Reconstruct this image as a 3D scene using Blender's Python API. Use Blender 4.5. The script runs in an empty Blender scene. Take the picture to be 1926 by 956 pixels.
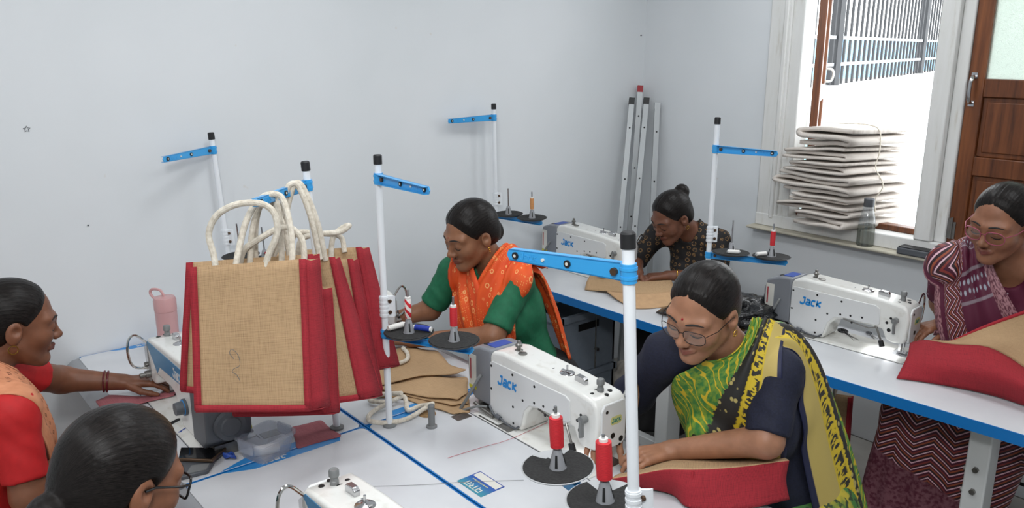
import bpy, math, random
import numpy as np
from mathutils import Vector, Matrix, Euler
random.seed(7)
rng = np.random.default_rng(11)
PI = math.pi
S = bpy.context.scene
COL = S.collection

# ------------------------------------------------------------------ camera
CAM_Z = 1.89
cam_d = bpy.data.cameras.new('camera')
cam = bpy.data.objects.new('camera', cam_d)
COL.objects.link(cam)
cam_d.sensor_width = 36.0
cam_d.lens = 1519.0 / 1926.0 * 36.0
cam_d.clip_start = 0.02
cam_d.clip_end = 200
Rv = Vector((0.63888739, 0.76930026, 0.0))
Uv = Vector((-0.19039041, 0.15811516, 0.96889168))
Fv = Vector((-0.74536863, 0.61901268, -0.24748517))
cam.matrix_world = Matrix(((Rv.x, Uv.x, -Fv.x, 0), (Rv.y, Uv.y, -Fv.y, 0), (Rv.z, Uv.z, -Fv.z, CAM_Z), (0, 0, 0, 1)))
S.camera = cam

# ------------------------------------------------------------------ light
S.view_settings.view_transform = 'Standard'
S.view_settings.look = 'None'
S.view_settings.exposure = 0.22
S.view_settings.gamma = 1.0
S.view_settings.use_curve_mapping = False
world = bpy.data.worlds.new('world')
S.world = world
world.use_nodes = True
wn = world.node_tree
bgn = wn.nodes['Background']
bgn.inputs[0].default_value = (0.93, 0.97, 1.0, 1)
bgn.inputs[1].default_value = 4.0

def area_light(name, loc, size, energy, color, rot=(0, 0, 0), size_y=None):
    l = bpy.data.lights.new(name, 'AREA')
    l.energy = energy
    l.color = color
    l.size = size
    if size_y:
        l.shape = 'RECTANGLE'
        l.size_y = size_y
    o = bpy.data.objects.new(name, l)
    o.location = loc
    o.rotation_euler = rot
    COL.objects.link(o)
    return o

# the photographer's diffused flash just above the lens, and fill lights added at the ceiling
fl = area_light('flash', (-0.06, -0.12, 2.55), 0.30, 18, (0.985, 0.99, 0.99))
fl.rotation_euler = Vector((-0.78, 0.60, -0.22)).to_track_quat('-Z', 'Y').to_euler()
for lx, ly, e in ((-1.9, 1.2, 9), (-0.3, 1.2, 9), (-1.9, 2.9, 6.5), (-0.3, 2.9, 6.5), (-1.9, -0.7, 9), (-0.3, -0.7, 9)):
    area_light('ceiling_fill_light', (lx, ly, 2.86), 0.58, e, (0.95, 0.98, 1.0))

# ------------------------------------------------------------------ helpers
def tag(o, label=None, cat=None, group=None, kind=None):
    if label: o['label'] = label
    if cat: o['category'] = cat
    if group: o['group'] = group
    if kind: o['kind'] = kind
    return o

def empty(name, loc=(0, 0, 0), rz=0.0, label=None, cat=None, group=None):
    o = bpy.data.objects.new(name, None)
    o.empty_display_size = 0.05
    o.location = loc
    o.rotation_euler = (0, 0, rz)
    COL.objects.link(o)
    return tag(o, label, cat, group)

def smooth_mesh(me, angle=0.6):
    n = len(me.polygons)
    me.polygons.foreach_set('use_smooth', np.ones(n, dtype=bool))
    if angle is not None:
        me.set_sharp_from_angle(angle=angle)

class MB:
    def __init__(self):
        self.v = []; self.f = []; self.m = []; self.mi = 0
    def add(self, vs, fs):
        b = len(self.v)
        self.v.extend([tuple(map(float, p)) for p in vs])
        for f in fs:
            self.f.append(tuple(b + i for i in f)); self.m.append(self.mi)
        return self
    def box(self, x0, x1, y0, y1, z0, z1):
        vs = [(x, y, z) for z in (z0, z1) for y in (y0, y1) for x in (x0, x1)]
        return self.add(vs, [(0, 2, 3, 1), (4, 5, 7, 6), (0, 1, 5, 4), (2, 6, 7, 3), (0, 4, 6, 2), (1, 3, 7, 5)])
    def prism(self, poly, a0, a1, axis='y'):
        # poly in the two other axes (x,z for y ; x,y for z ; y,z for x)
        n = len(poly)
        def P(p, a):
            if axis == 'y': return (p[0], a, p[1])
            if axis == 'z': return (p[0], p[1], a)
            return (a, p[0], p[1])
        vs = [P(p, a0) for p in poly] + [P(p, a1) for p in poly]
        area = sum(poly[i][0] * poly[(i + 1) % n][1] - poly[(i + 1) % n][0] * poly[i][1] for i in range(n))
        flip = (area > 0) != (axis == 'y')
        if a1 < a0: flip = not flip
        fs = []
        bot = tuple(range(n)); top = tuple(range(n, 2 * n))
        if flip:
            fs = [bot[::-1], top] + [(i, (i + 1) % n, n + (i + 1) % n, n + i) for i in range(n)]
        else:
            fs = [bot, top[::-1]] + [(i, n + i, n + (i + 1) % n, (i + 1) % n) for i in range(n)]
        return self.add(vs, fs)
    def tube(self, path, r, seg=10, closed=False, caps=True, squash=None):
        P = [Vector(p) for p in path]; n = len(P)
        rs = [r] * n if not hasattr(r, '__len__') else list(r)
        ts = []
        for i in range(n):
            a = P[(i - 1) % n] if (i > 0 or closed) else P[i]
            b = P[(i + 1) % n] if (i < n - 1 or closed) else P[i]
            t = (b - a)
            ts.append(t.normalized() if t.length > 1e-9 else Vector((0, 0, 1)))
        ref = Vector((0, 0, 1)) if abs(ts[0].z) < 0.9 else Vector((1, 0, 0))
        nrm = ts[0].cross(ref).normalized()
        vs = []
        for i in range(n):
            if i > 0:
                q = ts[i - 1].rotation_difference(ts[i]); nrm = q @ nrm
            nrm = (nrm - ts[i] * nrm.dot(ts[i])).normalized()
            bi = ts[i].cross(nrm)
            for k in range(seg):
                a = 2 * PI * k / seg
                s = squash or (1, 1)
                vs.append(P[i] + (nrm * math.cos(a) * s[0] + bi * math.sin(a) * s[1]) * rs[i])
        fs = []
        m = n if closed else n - 1
        for i in range(m):
            j = (i + 1) % n
            for k in range(seg):
                k2 = (k + 1) % seg
                fs.append((i * seg + k, i * seg + k2, j * seg + k2, j * seg + k))
        if caps and not closed:
            fs.append(tuple(range(seg))[::-1]); fs.append(tuple((n - 1) * seg + k for k in range(seg)))
        return self.add(vs, fs)
    def cyl(self, p0, p1, r0, r1=None, seg=16):
        return self.tube([p0, p1], [r0, r0 if r1 is None else r1], seg)
    def lathe(self, prof, c=(0, 0, 0), seg=24, M=None):
        n = len(prof); vs = []; fs = []
        for (r, z) in prof:
            for k in range(seg):
                a = 2 * PI * k / seg
                p = Vector((r * math.cos(a), r * math.sin(a), z))
                if M is not None: p = M @ p
                vs.append((p[0] + c[0], p[1] + c[1], p[2] + c[2]))
        for i in range(n - 1):
            for k in range(seg):
                k2 = (k + 1) % seg
                fs.append((i * seg + k, i * seg + k2, (i + 1) * seg + k2, (i + 1) * seg + k))
        if prof[0][0] > 1e-6: fs.append(tuple(range(seg))[::-1])
        if prof[-1][0] > 1e-6: fs.append(tuple((n - 1) * seg + k for k in range(seg)))
        return self.add(vs, fs)
    def sphere(self, c, r, nu=16, nv=10):
        rr = (r, r, r) if not hasattr(r, '__len__') else r
        vs = []; fs = []
        for i in range(nv + 1):
            th = PI * i / nv
            for k in range(nu):
                a = 2 * PI * k / nu
                vs.append((c[0] + rr[0] * math.sin(th) * math.cos(a), c[1] + rr[1] * math.sin(th) * math.sin(a), c[2] - rr[2] * math.cos(th)))
        for i in range(nv):
            for k in range(nu):
                k2 = (k + 1) % nu
                fs.append((i * nu + k, i * nu + k2, (i + 1) * nu + k2, (i + 1) * nu + k))
        return self.add(vs, fs)
    def strokes(self, lines, w, M, th=0.0006):
        # flat lettering: polylines in a 2D grid turned into thin ribbons; M maps (x,y,height) to 3D
        for ln in lines:
            P = [Vector(p) for p in ln]; n = len(P); L = []; Rr = []
            for i in range(n):
                d0 = (P[i] - P[i - 1]).normalized() if i > 0 else (P[1] - P[0]).normalized()
                d1 = (P[i + 1] - P[i]).normalized() if i < n - 1 else d0
                t = (d0 + d1)
                t = t.normalized() if t.length > 1e-6 else d0
                nn = Vector((-t.y, t.x))
                k = 1.0 / max(0.5, abs(nn.dot(Vector((-d0.y, d0.x)))))
                L.append(P[i] + nn * w * 0.5 * k); Rr.append(P[i] - nn * w * 0.5 * k)
            vs = []
            for i in range(n):
                for q in (L[i], Rr[i]):
                    vs.append(M @ Vector((q.x, q.y, 0))); vs.append(M @ Vector((q.x, q.y, th)))
            fs = []
            for i in range(n - 1):
                a = 4 * i; b = a + 4
                fs += [(a + 1, a + 3, b + 3, b + 1), (a, a + 1, b + 1, b), (a + 2, b + 2, b + 3, a + 3)]
            fs += [(0, 2, 3, 1), (4 * (n - 1), 4 * (n - 1) + 1, 4 * (n - 1) + 3, 4 * (n - 1) + 2)]
            self.add(vs, fs)
        return self
    def xf(self, M, start=0):
        for i in range(start, len(self.v)):
            self.v[i] = tuple(M @ Vector(self.v[i]))
        return self
    def each(self, name, mats, parent, items, **kw):
        out = []
        for it in items:
            q = MB(); it(q); out.append(q.build(name, mats, parent, **kw))
        return out
    def build(self, name, mats, parent=None, bevel=None, angle=0.6, segs=2, loc=None):
        me = bpy.data.meshes.new(name)
        me.from_pydata(self.v, [], self.f)
        if not isinstance(mats, (list, tuple)): mats = [mats]
        for m in mats: me.materials.append(m if not isinstance(m, str) else MAT[m])
        if len(mats) > 1: me.polygons.foreach_set('material_index', self.m)
        me.validate()
        smooth_mesh(me, angle)
        o = bpy.data.objects.new(name, me)
        COL.objects.link(o)
        if parent: o.parent = parent
        if loc: o.location = loc
        if bevel:
            b = o.modifiers.new('bevel', 'BEVEL'); b.width = bevel; b.segments = segs; b.limit_method = 'ANGLE'; b.angle_limit = 0.6
            b.harden_normals = False
        return o

def copy_tree(o, parent=None):
    c = o.copy(); COL.objects.link(c); c.parent = parent
    for ch in o.children: copy_tree(ch, c)
    return c

def catmull(pts, n=8, closed=False):
    P = [Vector(p) for p in pts]; m = len(P); out = []
    rngi = range(m) if closed else range(m - 1)
    for i in rngi:
        p0 = P[(i - 1) % m] if (closed or i > 0) else P[0] * 2 - P[1]
        p1 = P[i]; p2 = P[(i + 1) % m]
        p3 = P[(i + 2) % m] if (closed or i < m - 2) else P[m - 1] * 2 - P[m - 2]
        for k in range(n):
            t = k / n
            out.append(0.5 * ((2 * p1) + (p2 - p0) * t + (2 * p0 - 5 * p1 + 4 * p2 - p3) * t * t + (3 * p1 - p0 - 3 * p2 + p3) * t ** 3))
    if not closed: out.append(P[-1])
    return out

# ------------------------------------------------------------------ materials
MAT = {}
def srgb(*c):
    return tuple(((x / 255.0) / 12.92 if x / 255.0 <= 0.04045 else ((x / 255.0 + 0.055) / 1.055) ** 2.4) for x in c) + (1.0,)

class NT:
    def __init__(self, name):
        self.mat = bpy.data.materials.new(name); self.mat.use_nodes = True
        self.t = self.mat.node_tree; self.b = self.t.nodes['Principled BSDF']; self.out = self.t.nodes['Material Output']
        MAT[name] = self.mat
    def n(self, kind, **kw):
        nd = self.t.nodes.new(kind)
        for k, v in kw.items():
            if k == 'inp':
                for a, b in v.items(): nd.inputs[a].default_value = b
            else: setattr(nd, k, v)
        return nd
    def l(self, a, b): self.t.links.new(a, b); return self
    def math(self, op, a, b=None, c=None):
        nd = self.n('ShaderNodeMath', operation=op)
        for i, x in enumerate((a, b, c)):
            if x is None: continue
            if isinstance(x, (int, float)): nd.inputs[i].default_value = x
            else: self.l(x, nd.inputs[i])
        return nd.outputs[0]
    def mix(self, fac, a, b):
        nd = self.n('ShaderNodeMix', data_type='RGBA')
        for i, x in ((0, fac), (6, a), (7, b)):
            if isinstance(x, (int, float)): nd.inputs[i].default_value = x
            elif isinstance(x, tuple): nd.inputs[i].default_value = x
            else: self.l(x, nd.inputs[i])
        return nd.outputs[2]
    def ramp(self, fac, stops, interp='LINEAR'):
        nd = self.n('ShaderNodeValToRGB'); cr = nd.color_ramp; cr.interpolation = interp
        while len(cr.elements) < len(stops): cr.elements.new(0.5)
        for e, (p, c) in zip(cr.elements, stops):
            e.position = p; e.color = c if len(c) == 4 else tuple(c) + (1,)
        self.l(fac, nd.inputs[0]); return nd.outputs[0]
    def coord(self, which='Object'):
        return self.n('ShaderNodeTexCoord').outputs[which]
    def attr(self, name):
        return self.n('ShaderNodeAttribute', attribute_name=name)
    def mapping(self, vec, scale=(1, 1, 1), rot=(0, 0, 0), loc=(0, 0, 0)):
        m = self.n('ShaderNodeMapping'); self.l(vec, m.inputs[0])
        m.inputs['Scale'].default_value = scale; m.inputs['Rotation'].default_value = rot; m.inputs['Location'].default_value = loc
        return m.outputs[0]
    def noise(self, vec, scale, detail=3, rough=0.5):
        nd = self.n('ShaderNodeTexNoise'); 
        if vec is not None: self.l(vec, nd.inputs['Vector'])
        nd.inputs['Scale'].default_value = scale; nd.inputs['Detail'].default_value = detail; nd.inputs['Roughness'].default_value = rough
        return nd.outputs['Fac']
    def bump(self, h, strength=0.3, dist=0.002):
        nd = self.n('ShaderNodeBump'); nd.inputs['Strength'].default_value = strength; nd.inputs['Distance'].default_value = dist
        self.l(h, nd.inputs['Height']); self.l(nd.outputs[0], self.b.inputs['Normal']); return self
    def col(self, c):
        if isinstance(c, tuple): self.b.inputs['Base Color'].default_value = c
        else: self.l(c, self.b.inputs['Base Color'])
        return self
    def set(self, **kw):
        for k, v in kw.items(): self.b.inputs[k.replace('_', ' ')].default_value = v
        return self

def plain(name, c, rough=0.5, metal=0.0, var=0.0, scale=30, bump=0.0, **kw):
    m = NT(name); m.set(Roughness=rough, Metallic=metal, **kw)
    c = srgb(*c)
    if var > 0 or bump > 0:
        nz = m.noise(m.coord(), scale, 4)
        if var > 0:
            d = tuple(x * (1 - var) for x in c[:3]) + (1,); u = tuple(min(1, x * (1 + var)) for x in c[:3]) + (1,)
            m.col(m.ramp(nz, [(0.3, d), (0.7, u)]))
        else: m.col(c)
        if bump > 0: m.bump(nz, bump, 0.002)
    else: m.col(c)
    return m.mat

# wall: painted plaster with faint damp blotches
m = NT('plaster'); m.set(Roughness=0.75)
big = m.noise(m.coord(), 1.3, 3); fine = m.noise(m.coord(), 9, 4)
c1 = m.ramp(big, [(0.35, srgb(215, 219, 222)), (0.75, srgb(224, 227, 230))])
sp = m.noise(m.coord(), 14, 2)
spot = m.ramp(sp, [(0.76, (0, 0, 0, 1)), (0.79, (1, 1, 1, 1))])
c2 = m.mix(m.math('MULTIPLY', spot, 0.35), c1, srgb(205, 198, 186))
m.col(c2); m.bump(fine, 0.12, 0.004)

plain('ceiling_paint', (236, 237, 237), 0.8, var=0.02, scale=3)
plain('white_paint', (222, 221, 214), 0.5, var=0.05, scale=16, bump=0.15)
m = NT('old_white_wood'); m.set(Roughness=0.6)
nz = m.noise(m.mapping(m.coord(), (14, 14, 2.0)), 2.2, 5, 0.65)
m.col(m.ramp(nz, [(0.26, srgb(196, 192, 184)), (0.40, srgb(216, 216, 213)), (0.8, srgb(224, 224, 223))])); m.bump(nz, 0.3, 0.003)
m = NT('brown_wood'); m.set(Roughness=0.38)
nz = m.noise(m.mapping(m.coord(), (22, 22, 1.6)), 1.6, 6, 0.6)
m.col(m.ramp(nz, [(0.28, srgb(66, 34, 18)), (0.5, srgb(104, 58, 30)), (0.75, srgb(132, 78, 42))])); m.bump(nz, 0.1, 0.001)
m = NT('frosted_glass'); m.set(Roughness=0.35, Transmission_Weight=0.55, IOR=1.3)
v = m.n('ShaderNodeTexVoronoi', feature='DISTANCE_TO_EDGE'); m.l(m.mapping(m.coord(), (30, 30, 30)), v.inputs['Vector'])
m.col(srgb(205, 216, 205)); m.bump(m.ramp(v.outputs['Distance'], [(0.0, (0, 0, 0, 1)), (0.06, (1, 1, 1, 1))]), 0.6, 0.002)
m = NT('clear_glass'); m.set(Roughness=0.04, Transmission_Weight=0.9, IOR=1.2); m.col(srgb(236, 240, 240))
m = NT('floor_tile'); m.set(Roughness=0.35)
nz = m.noise(m.coord(), 6, 4); m.col(m.ramp(nz, [(0.3, srgb(140, 137, 131)), (0.7, srgb(162, 159, 153))]))
plain('grout', (70, 67, 62), 0.9)
m = NT('laminate'); m.set(Roughness=0.22, Specular_IOR_Level=0.4)
nz = m.noise(m.coord(), 5, 4); m.col(m.ramp(nz, [(0.3, srgb(202, 204, 208)), (0.7, srgb(212, 214, 217))]))
plain('blue_plastic', (20, 112, 184), 0.35)
plain('blue_print', (44, 134, 202), 0.35)
plain('blue_paint', (52, 158, 222), 0.3, Coat_Weight=0.3)
plain('dark_line', (60, 62, 66), 0.6)
plain('grey_lip', (150, 152, 156), 0.4)
plain('label_print', (205, 206, 208), 0.5)
plain('leg_white', (206, 208, 208), 0.35)
m = NT('machine_white'); m.set(Roughness=0.22, Coat_Weight=0.25)
nz = m.noise(m.coord(), 25, 5); m.col(m.ramp(nz, [(0.28, srgb(214, 212, 205)), (0.45, srgb(228, 228, 224))]))
plain('panel_white', (216, 217, 217), 0.25, Coat_Weight=0.2)
plain('motor_grey', (128, 131, 137), 0.4)
plain('dark_grey', (84, 87, 92), 0.45)
plain('knob_grey', (120, 122, 122), 0.4)
plain('rubber_black', (24, 24, 26), 0.5)
plain('black_hole', (9, 9, 10), 0.5)
plain('steel', (190, 190, 192), 0.22, 1.0)
plain('chrome', (210, 208, 204), 0.1, 1.0)
plain('dull_steel', (140, 138, 134), 0.4, 1.0, var=0.15)
plain('bolt_brown', (96, 76, 60), 0.4, 0.7)
plain('jack_blue', (28, 134, 206), 0.35)
plain('stripe_blue', (58, 128, 172), 0.3)
plain('badge', (200, 196, 130), 0.4)
plain('badge_green', (40, 130, 120), 0.4)
plain('sticker_white', (216, 214, 206), 0.5)
plain('sticker_yellow', (206, 200, 50), 0.5)
plain('sticker_blue', (46, 78, 160), 0.4)
plain('sticker_red', (170, 60, 70), 0.5)
plain('cork', (142, 112, 74), 0.8, var=0.3, scale=120)
plain('pole_white', (232, 236, 240), 0.28)
plain('foam_black', (38, 38, 38), 0.95, var=0.35, scale=180, bump=0.6)
plain('disc_black', (30, 31, 32), 0.5)
plain('disc_rim', (170, 172, 174), 0.45)
plain('cone_grey', (134, 136, 140), 0.4)
m = NT('red_thread'); m.set(Roughness=0.55)
w = m.n('ShaderNodeTexWave', bands_direction='Z'); m.l(m.coord(), w.inputs[0]); w.inputs['Scale'].default_value = 160; w.inputs['Distortion'].default_value = 3
m.col(m.ramp(w.outputs[1], [(0.0, srgb(176, 22, 34)), (1, srgb(222, 44, 54))])); m.bump(w.outputs[1], 0.4, 0.001)
m = NT('sparse_red_thread'); m.set(Roughness=0.55)
w = m.n('ShaderNodeTexWave', bands_direction='DIAGONAL'); m.l(m.coord(), w.inputs[0]); w.inputs['Scale'].default_value = 22; w.inputs['Distortion'].default_value = 2
m.col(m.ramp(w.outputs[1], [(0.5, srgb(226, 220, 216)), (0.56, srgb(200, 26, 40))]))
plain('orange_thread', (206, 146, 92), 0.6, var=0.15, scale=200)
plain('blue_thread', (28, 52, 150), 0.5, var=0.2, scale=200)
plain('spool_white', (228, 226, 222), 0.5)
def weave(name, ca, cb, scale=1150, dirt=None, rough=0.85, bump=0.5, proj='Generated'):
    m = NT(name); m.set(Roughness=rough)
    uv = m.n('ShaderNodeTexCoord').outputs['UV']
    sx = m.n('ShaderNodeSeparateXYZ'); m.l(uv, sx.inputs[0])
    def thr(o, other, s):
        wob = m.noise(m.mapping(uv, (3, 60, 1) if s else (60, 3, 1)), 9, 3)
        a = m.math('ADD', m.math('MULTIPLY', o, scale), m.math('MULTIPLY', wob, 3.0))
        return m.math('ABSOLUTE', m.math('SINE', a))
    a = thr(sx.outputs[0], sx.outputs[1], 0); b = thr(sx.outputs[1], sx.outputs[0], 1)
    wv = m.math('MULTIPLY', m.math('ADD', a, b), 0.5)
    st = m.noise(m.mapping(uv, (6, 160, 1)), 3, 3); st2 = m.noise(m.mapping(uv, (160, 6, 1)), 3, 3)
    tone = m.math('ADD', m.math('MULTIPLY', wv, 0.55), m.math('MULTIPLY', m.math('ADD', st, st2), 0.30))
    big = m.noise(uv, 9, 3)
    tone = m.math('ADD', tone, m.math('MULTIPLY', big, 0.2))
    m.col(m.ramp(tone, [(0.42, ca), (0.85, cb)])); m.bump(wv, bump, 0.0012)
    return m
weave('jute', srgb(126, 99, 70), srgb(184, 153, 116), bump=0.35)
weave('jute_plain', srgb(148, 118, 84), srgb(184, 152, 115), bump=0.25)
weave('red_jute', srgb(104, 16, 26), srgb(166, 36, 48))
weave('red_jute_faded', srgb(132, 66, 74), srgb(180, 108, 114), bump=0.3)
weave('grey_cloth', srgb(160, 150, 140), srgb(212, 204, 196), scale=1500, bump=0.1)
m = NT('rope'); m.set(Roughness=0.8)
nz = m.noise(m.coord(), 90, 3)
w = m.n('ShaderNodeTexWave', bands_direction='DIAGONAL'); m.l(m.coord(), w.inputs[0]); w.inputs['Scale'].default_value = 70; w.inputs['Distortion'].default_value = 4
m.col(m.ramp(nz, [(0.3, srgb(196, 186, 170)), (0.7, srgb(226, 219, 205))])); m.bump(w.outputs[1], 0.22, 0.0012)
plain('kraft', (186, 150, 112), 0.8, var=0.08, scale=40, bump=0.15)
plain('kraft_dark', (120, 96, 68), 0.85, var=0.1, scale=40)
plain('bindi_red', (150, 20, 34), 0.5)
def thin(name, tint, diff, fac, gloss=0.08):
    m = bpy.data.materials.new(name); m.use_nodes = True; MAT[name] = m
    t = m.node_tree; t.nodes.clear(); o = t.nodes.new('ShaderNodeOutputMaterial'); mx = t.nodes.new('ShaderNodeMixShader'); mx2 = t.nodes.new('ShaderNodeMixShader')
    a = t.nodes.new('ShaderNodeBsdfTransparent'); a.inputs[0].default_value = tint + (1,)
    d = t.nodes.new('ShaderNodeBsdfTranslucent' if False else 'ShaderNodeBsdfDiffuse'); d.inputs[0].default_value = diff + (1,)
    g = t.nodes.new('ShaderNodeBsdfGlossy'); g.inputs['Roughness'].default_value = 0.08
    mx.inputs[0].default_value = fac; t.links.new(a.outputs[0], mx.inputs[1]); t.links.new(d.outputs[0], mx.inputs[2])
    mx2.inputs[0].default_value = gloss; t.links.new(mx.outputs[0], mx2.inputs[1]); t.links.new(g.outputs[0], mx2.inputs[2]); t.links.new(mx2.outputs[0], o.inputs[0])
thin('clear_plastic', (0.90, 0.92, 0.95), (0.72, 0.74, 0.80), 0.20)
thin('bottle_glass', (0.80, 0.83, 0.85), (0.5, 0.52, 0.54), 0.12, 0.12)
thin('bottle_water', (0.62, 0.64, 0.60), (0.28, 0.29, 0.26), 0.30, 0.10)
thin('head_plastic', (0.9, 0.9, 0.9), (0.6, 0.6, 0.6), 0.15, 0.1)
# ------------------------------------------------------------------ room shell
XW, YW = -3.243, 3.70          # left wall plane, window wall plane
XR, YB, ZC = 1.6, -1.8, 2.9
def structure(o): o['kind'] = 'structure'; return o
b = MB(); b.box(XW, XR, YB, YW, -0.05, -0.001)
floor = structure(b.build('floor', 'grout'))
tm = None
for i in range(8):
    for j in range(9):
        x0 = XW + i * 0.61; y0 = YB + j * 0.61
        if x0 >= XR: continue
        if tm is None:
            bb = MB(); bb.box(0.0012, 0.6088, 0.0012, 0.6088, -0.006, 0.0); t = bb.build('tile', 'floor_tile', floor); tm = t.data
        else:
            t = bpy.data.objects.new('tile', tm); COL.objects.link(t); t.parent = floor
        t.location = (x0, y0, 0)
b = MB(); b.box(XW - 0.2, XW, YB, YW + 0.2, -0.06, ZC)
structure(b.build('wall_left', 'plaster'))
b = MB(); b.box(XW - 0.2, XR + 0.2, YB - 0.2, YB, -0.06, ZC)
structure(b.build('wall_back', 'plaster'))
b = MB(); b.box(XR, XR + 0.2, YB, YW + 0.2, -0.06, ZC)
structure(b.build('wall_right', 'plaster'))
b = MB(); b.box(XW - 0.2, XR + 0.2, YB - 0.2, YW + 0.2, ZC, ZC + 0.1)
structure(b.build('ceiling', 'ceiling_paint'))
# added panel fixtures around the ceiling fill lights, unseen above the frame
m = NT('fill_diffuser'); m.col(srgb(245, 245, 245)); m.set(Emission_Strength=1.5, Emission_Color=(0.97, 0.985, 1, 1))  # glowing cover of the added fill panels
n_ = 0
for lx, ly, place in ((-1.9, 1.2, 'between the two front sewing rows'), (-0.3, 1.2, 'above the front table edge'), (-1.9, 2.9, 'nearest the room corner'), (-0.3, 2.9, 'in front of the wooden shutter'), (-1.9, -0.7, 'behind the left seamstress'), (-0.3, -0.7, 'behind the photographer')):
    e = empty('ceiling_fill_panel', (lx, ly, ZC), label='added square white ceiling fill panel ' + place, cat='ceiling lamp', group='added ceiling fill panels')
    bb = MB(); bb.box(-0.31, 0.31, -0.31, -0.29, -0.035, 0); bb.box(-0.31, 0.31, 0.29, 0.31, -0.035, 0); bb.box(-0.31, -0.29, -0.29, 0.29, -0.035, 0); bb.box(0.29, 0.31, -0.29, 0.29, -0.035, 0)
    bb.build('frame', 'white_paint', e)
    bb = MB(); bb.box(-0.29, 0.29, -0.29, 0.29, -0.03, -0.02); bb.build('diffuser', 'fill_diffuser', e)
# window wall with its opening
OX0, OX1, OZ0, OZ1 = -2.30, -0.75, 1.02, 2.45
b = MB()
b.box(XW, OX0, YW, YW + 0.2, -0.06, ZC); b.box(OX1, XR, YW, YW + 0.2, -0.06, ZC)
b.box(OX0, OX1, YW, YW + 0.2, -0.06, OZ0); b.box(OX0, OX1, YW, YW + 0.2, OZ1, ZC)
structure(b.build('wall_window', 'plaster'))
# window: frame of old white wood, mullion, open leaf at left, closed wooden leaf at right
win = empty('window_1', (0, 0, 0)); win['kind'] = 'structure'
win['label'] = 'white framed window with open brown shutter and closed frosted leaf'
b = MB(); b.box(-2.405, -2.285, YW - 0.025, YW + 0.02, 0.985, 2.55); b.build('outer_trim', 'old_white_wood', win, bevel=0.006)
b = MB(); b.box(-2.30, -2.225, YW - 0.01, YW + 0.10, 1.02, 2.5); b.box(-2.325, -2.30, YW - 0.035, YW - 0.01, 1.03, 2.5); b.build('jamb', 'old_white_wood', win, bevel=0.006)
b = MB(); b.box(-2.405, -0.64, YW - 0.03, YW + 0.11, 0.985, 1.05); b.build('bottom_rail', 'old_white_wood', win, bevel=0.006)
b = MB(); b.box(-2.405, -0.64, YW - 0.03, YW + 0.11, 2.42, 2.52); b.build('head_rail', 'old_white_wood', win, bevel=0.006)
b = MB(); b.box(-1.578, -1.502, YW - 0.035, YW + 0.09, 1.05, 2.43); b.box(-1.502, -1.452, YW - 0.005, YW + 0.10, 1.05, 2.43); b.build('mullion', 'old_white_wood', win, bevel=0.006)
b = MB(); b.box(-0.80, -0.66, YW - 0.03, YW + 0.09, 1.05, 2.43); b.build('jamb', 'old_white_wood', win, bevel=0.006)
b = MB(); b.box(-2.225, -1.578, YW + 0.06, YW + 0.12, 1.05, 1.078); b.build('sill_strip', 'brown_wood', win, bevel=0.004)
# plaster ledge under the frame
plain('ledge_plaster', (190, 184, 168), 0.8, var=0.1, scale=14, bump=0.2)
b = MB(); b.box(-2.42, -0.6, YW - 0.085, YW, 0.970, 0.985)
structure(b.build('trim_1', 'ledge_plaster', bevel=0.006))
# closed leaf
d = empty('door_1', (0, 0, 0)); d['kind'] = 'structure'; d['label'] = 'closed brown wooden window shutter with frosted pane and handle'
y0, y1 = YW + 0.005, YW + 0.045
b = MB(); b.box(-1.450, -1.385, y0, y1, 1.05, 2.43); b.build('stile', 'brown_wood', d, bevel=0.004)
b = MB(); b.box(-0.90, -0.80, y0, y1, 1.05, 2.43); b.build('stile', 'brown_wood', d, bevel=0.004)
for z0, z1 in ((1.69, 1.765), (1.36, 1.44), (1.05, 1.13), (2.36, 2.43)):
    b = MB(); b.box(-1.385, -0.90, y0, y1, z0, z1); b.build('rail', 'brown_wood', d, bevel=0.004)
for z0, z1 in ((1.44, 1.69), (1.13, 1.36)):
    b = MB(); b.box(-1.385, -0.90, y0 + 0.014, y1 - 0.006, z0, z1); b.box(-1.365, -0.92, y0 + 0.008, y0 + 0.016, z0 + 0.02, z1 - 0.02); b.build('panel', 'brown_wood', d, bevel=0.004)
b = MB(); b.box(-1.385, -0.90, y0 + 0.015, y0 + 0.021, 1.765, 2.36); b.build('pane', 'frosted_glass', d)
b = MB(); b.tube(catmull([(-1.425, y0, 1.775), (-1.425, y0 - 0.02, 1.77), (-1.425, y0 - 0.035, 1.75), (-1.425, y0 - 0.035, 1.69), (-1.425, y0 - 0.02, 1.67), (-1.425, y0, 1.665)], 5), 0.008, 10)
b.box(-1.437, -1.413, y0 - 0.004, y0, 1.765, 1.79); b.box(-1.437, -1.413, y0 - 0.004, y0, 1.65, 1.675); b.build('handle', 'steel', d)
b = MB(); b.box(-1.452, -1.436, y0 - 0.006, y0, 1.075, 1.165); b.box(-1.432, -1.418, y0 - 0.006, y0, 1.075, 1.15); b.cyl((-1.434, y0 - 0.008, 1.075), (-1.434, y0 - 0.008, 1.17), 0.005); b.build('hinge', 'dull_steel', d)
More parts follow.
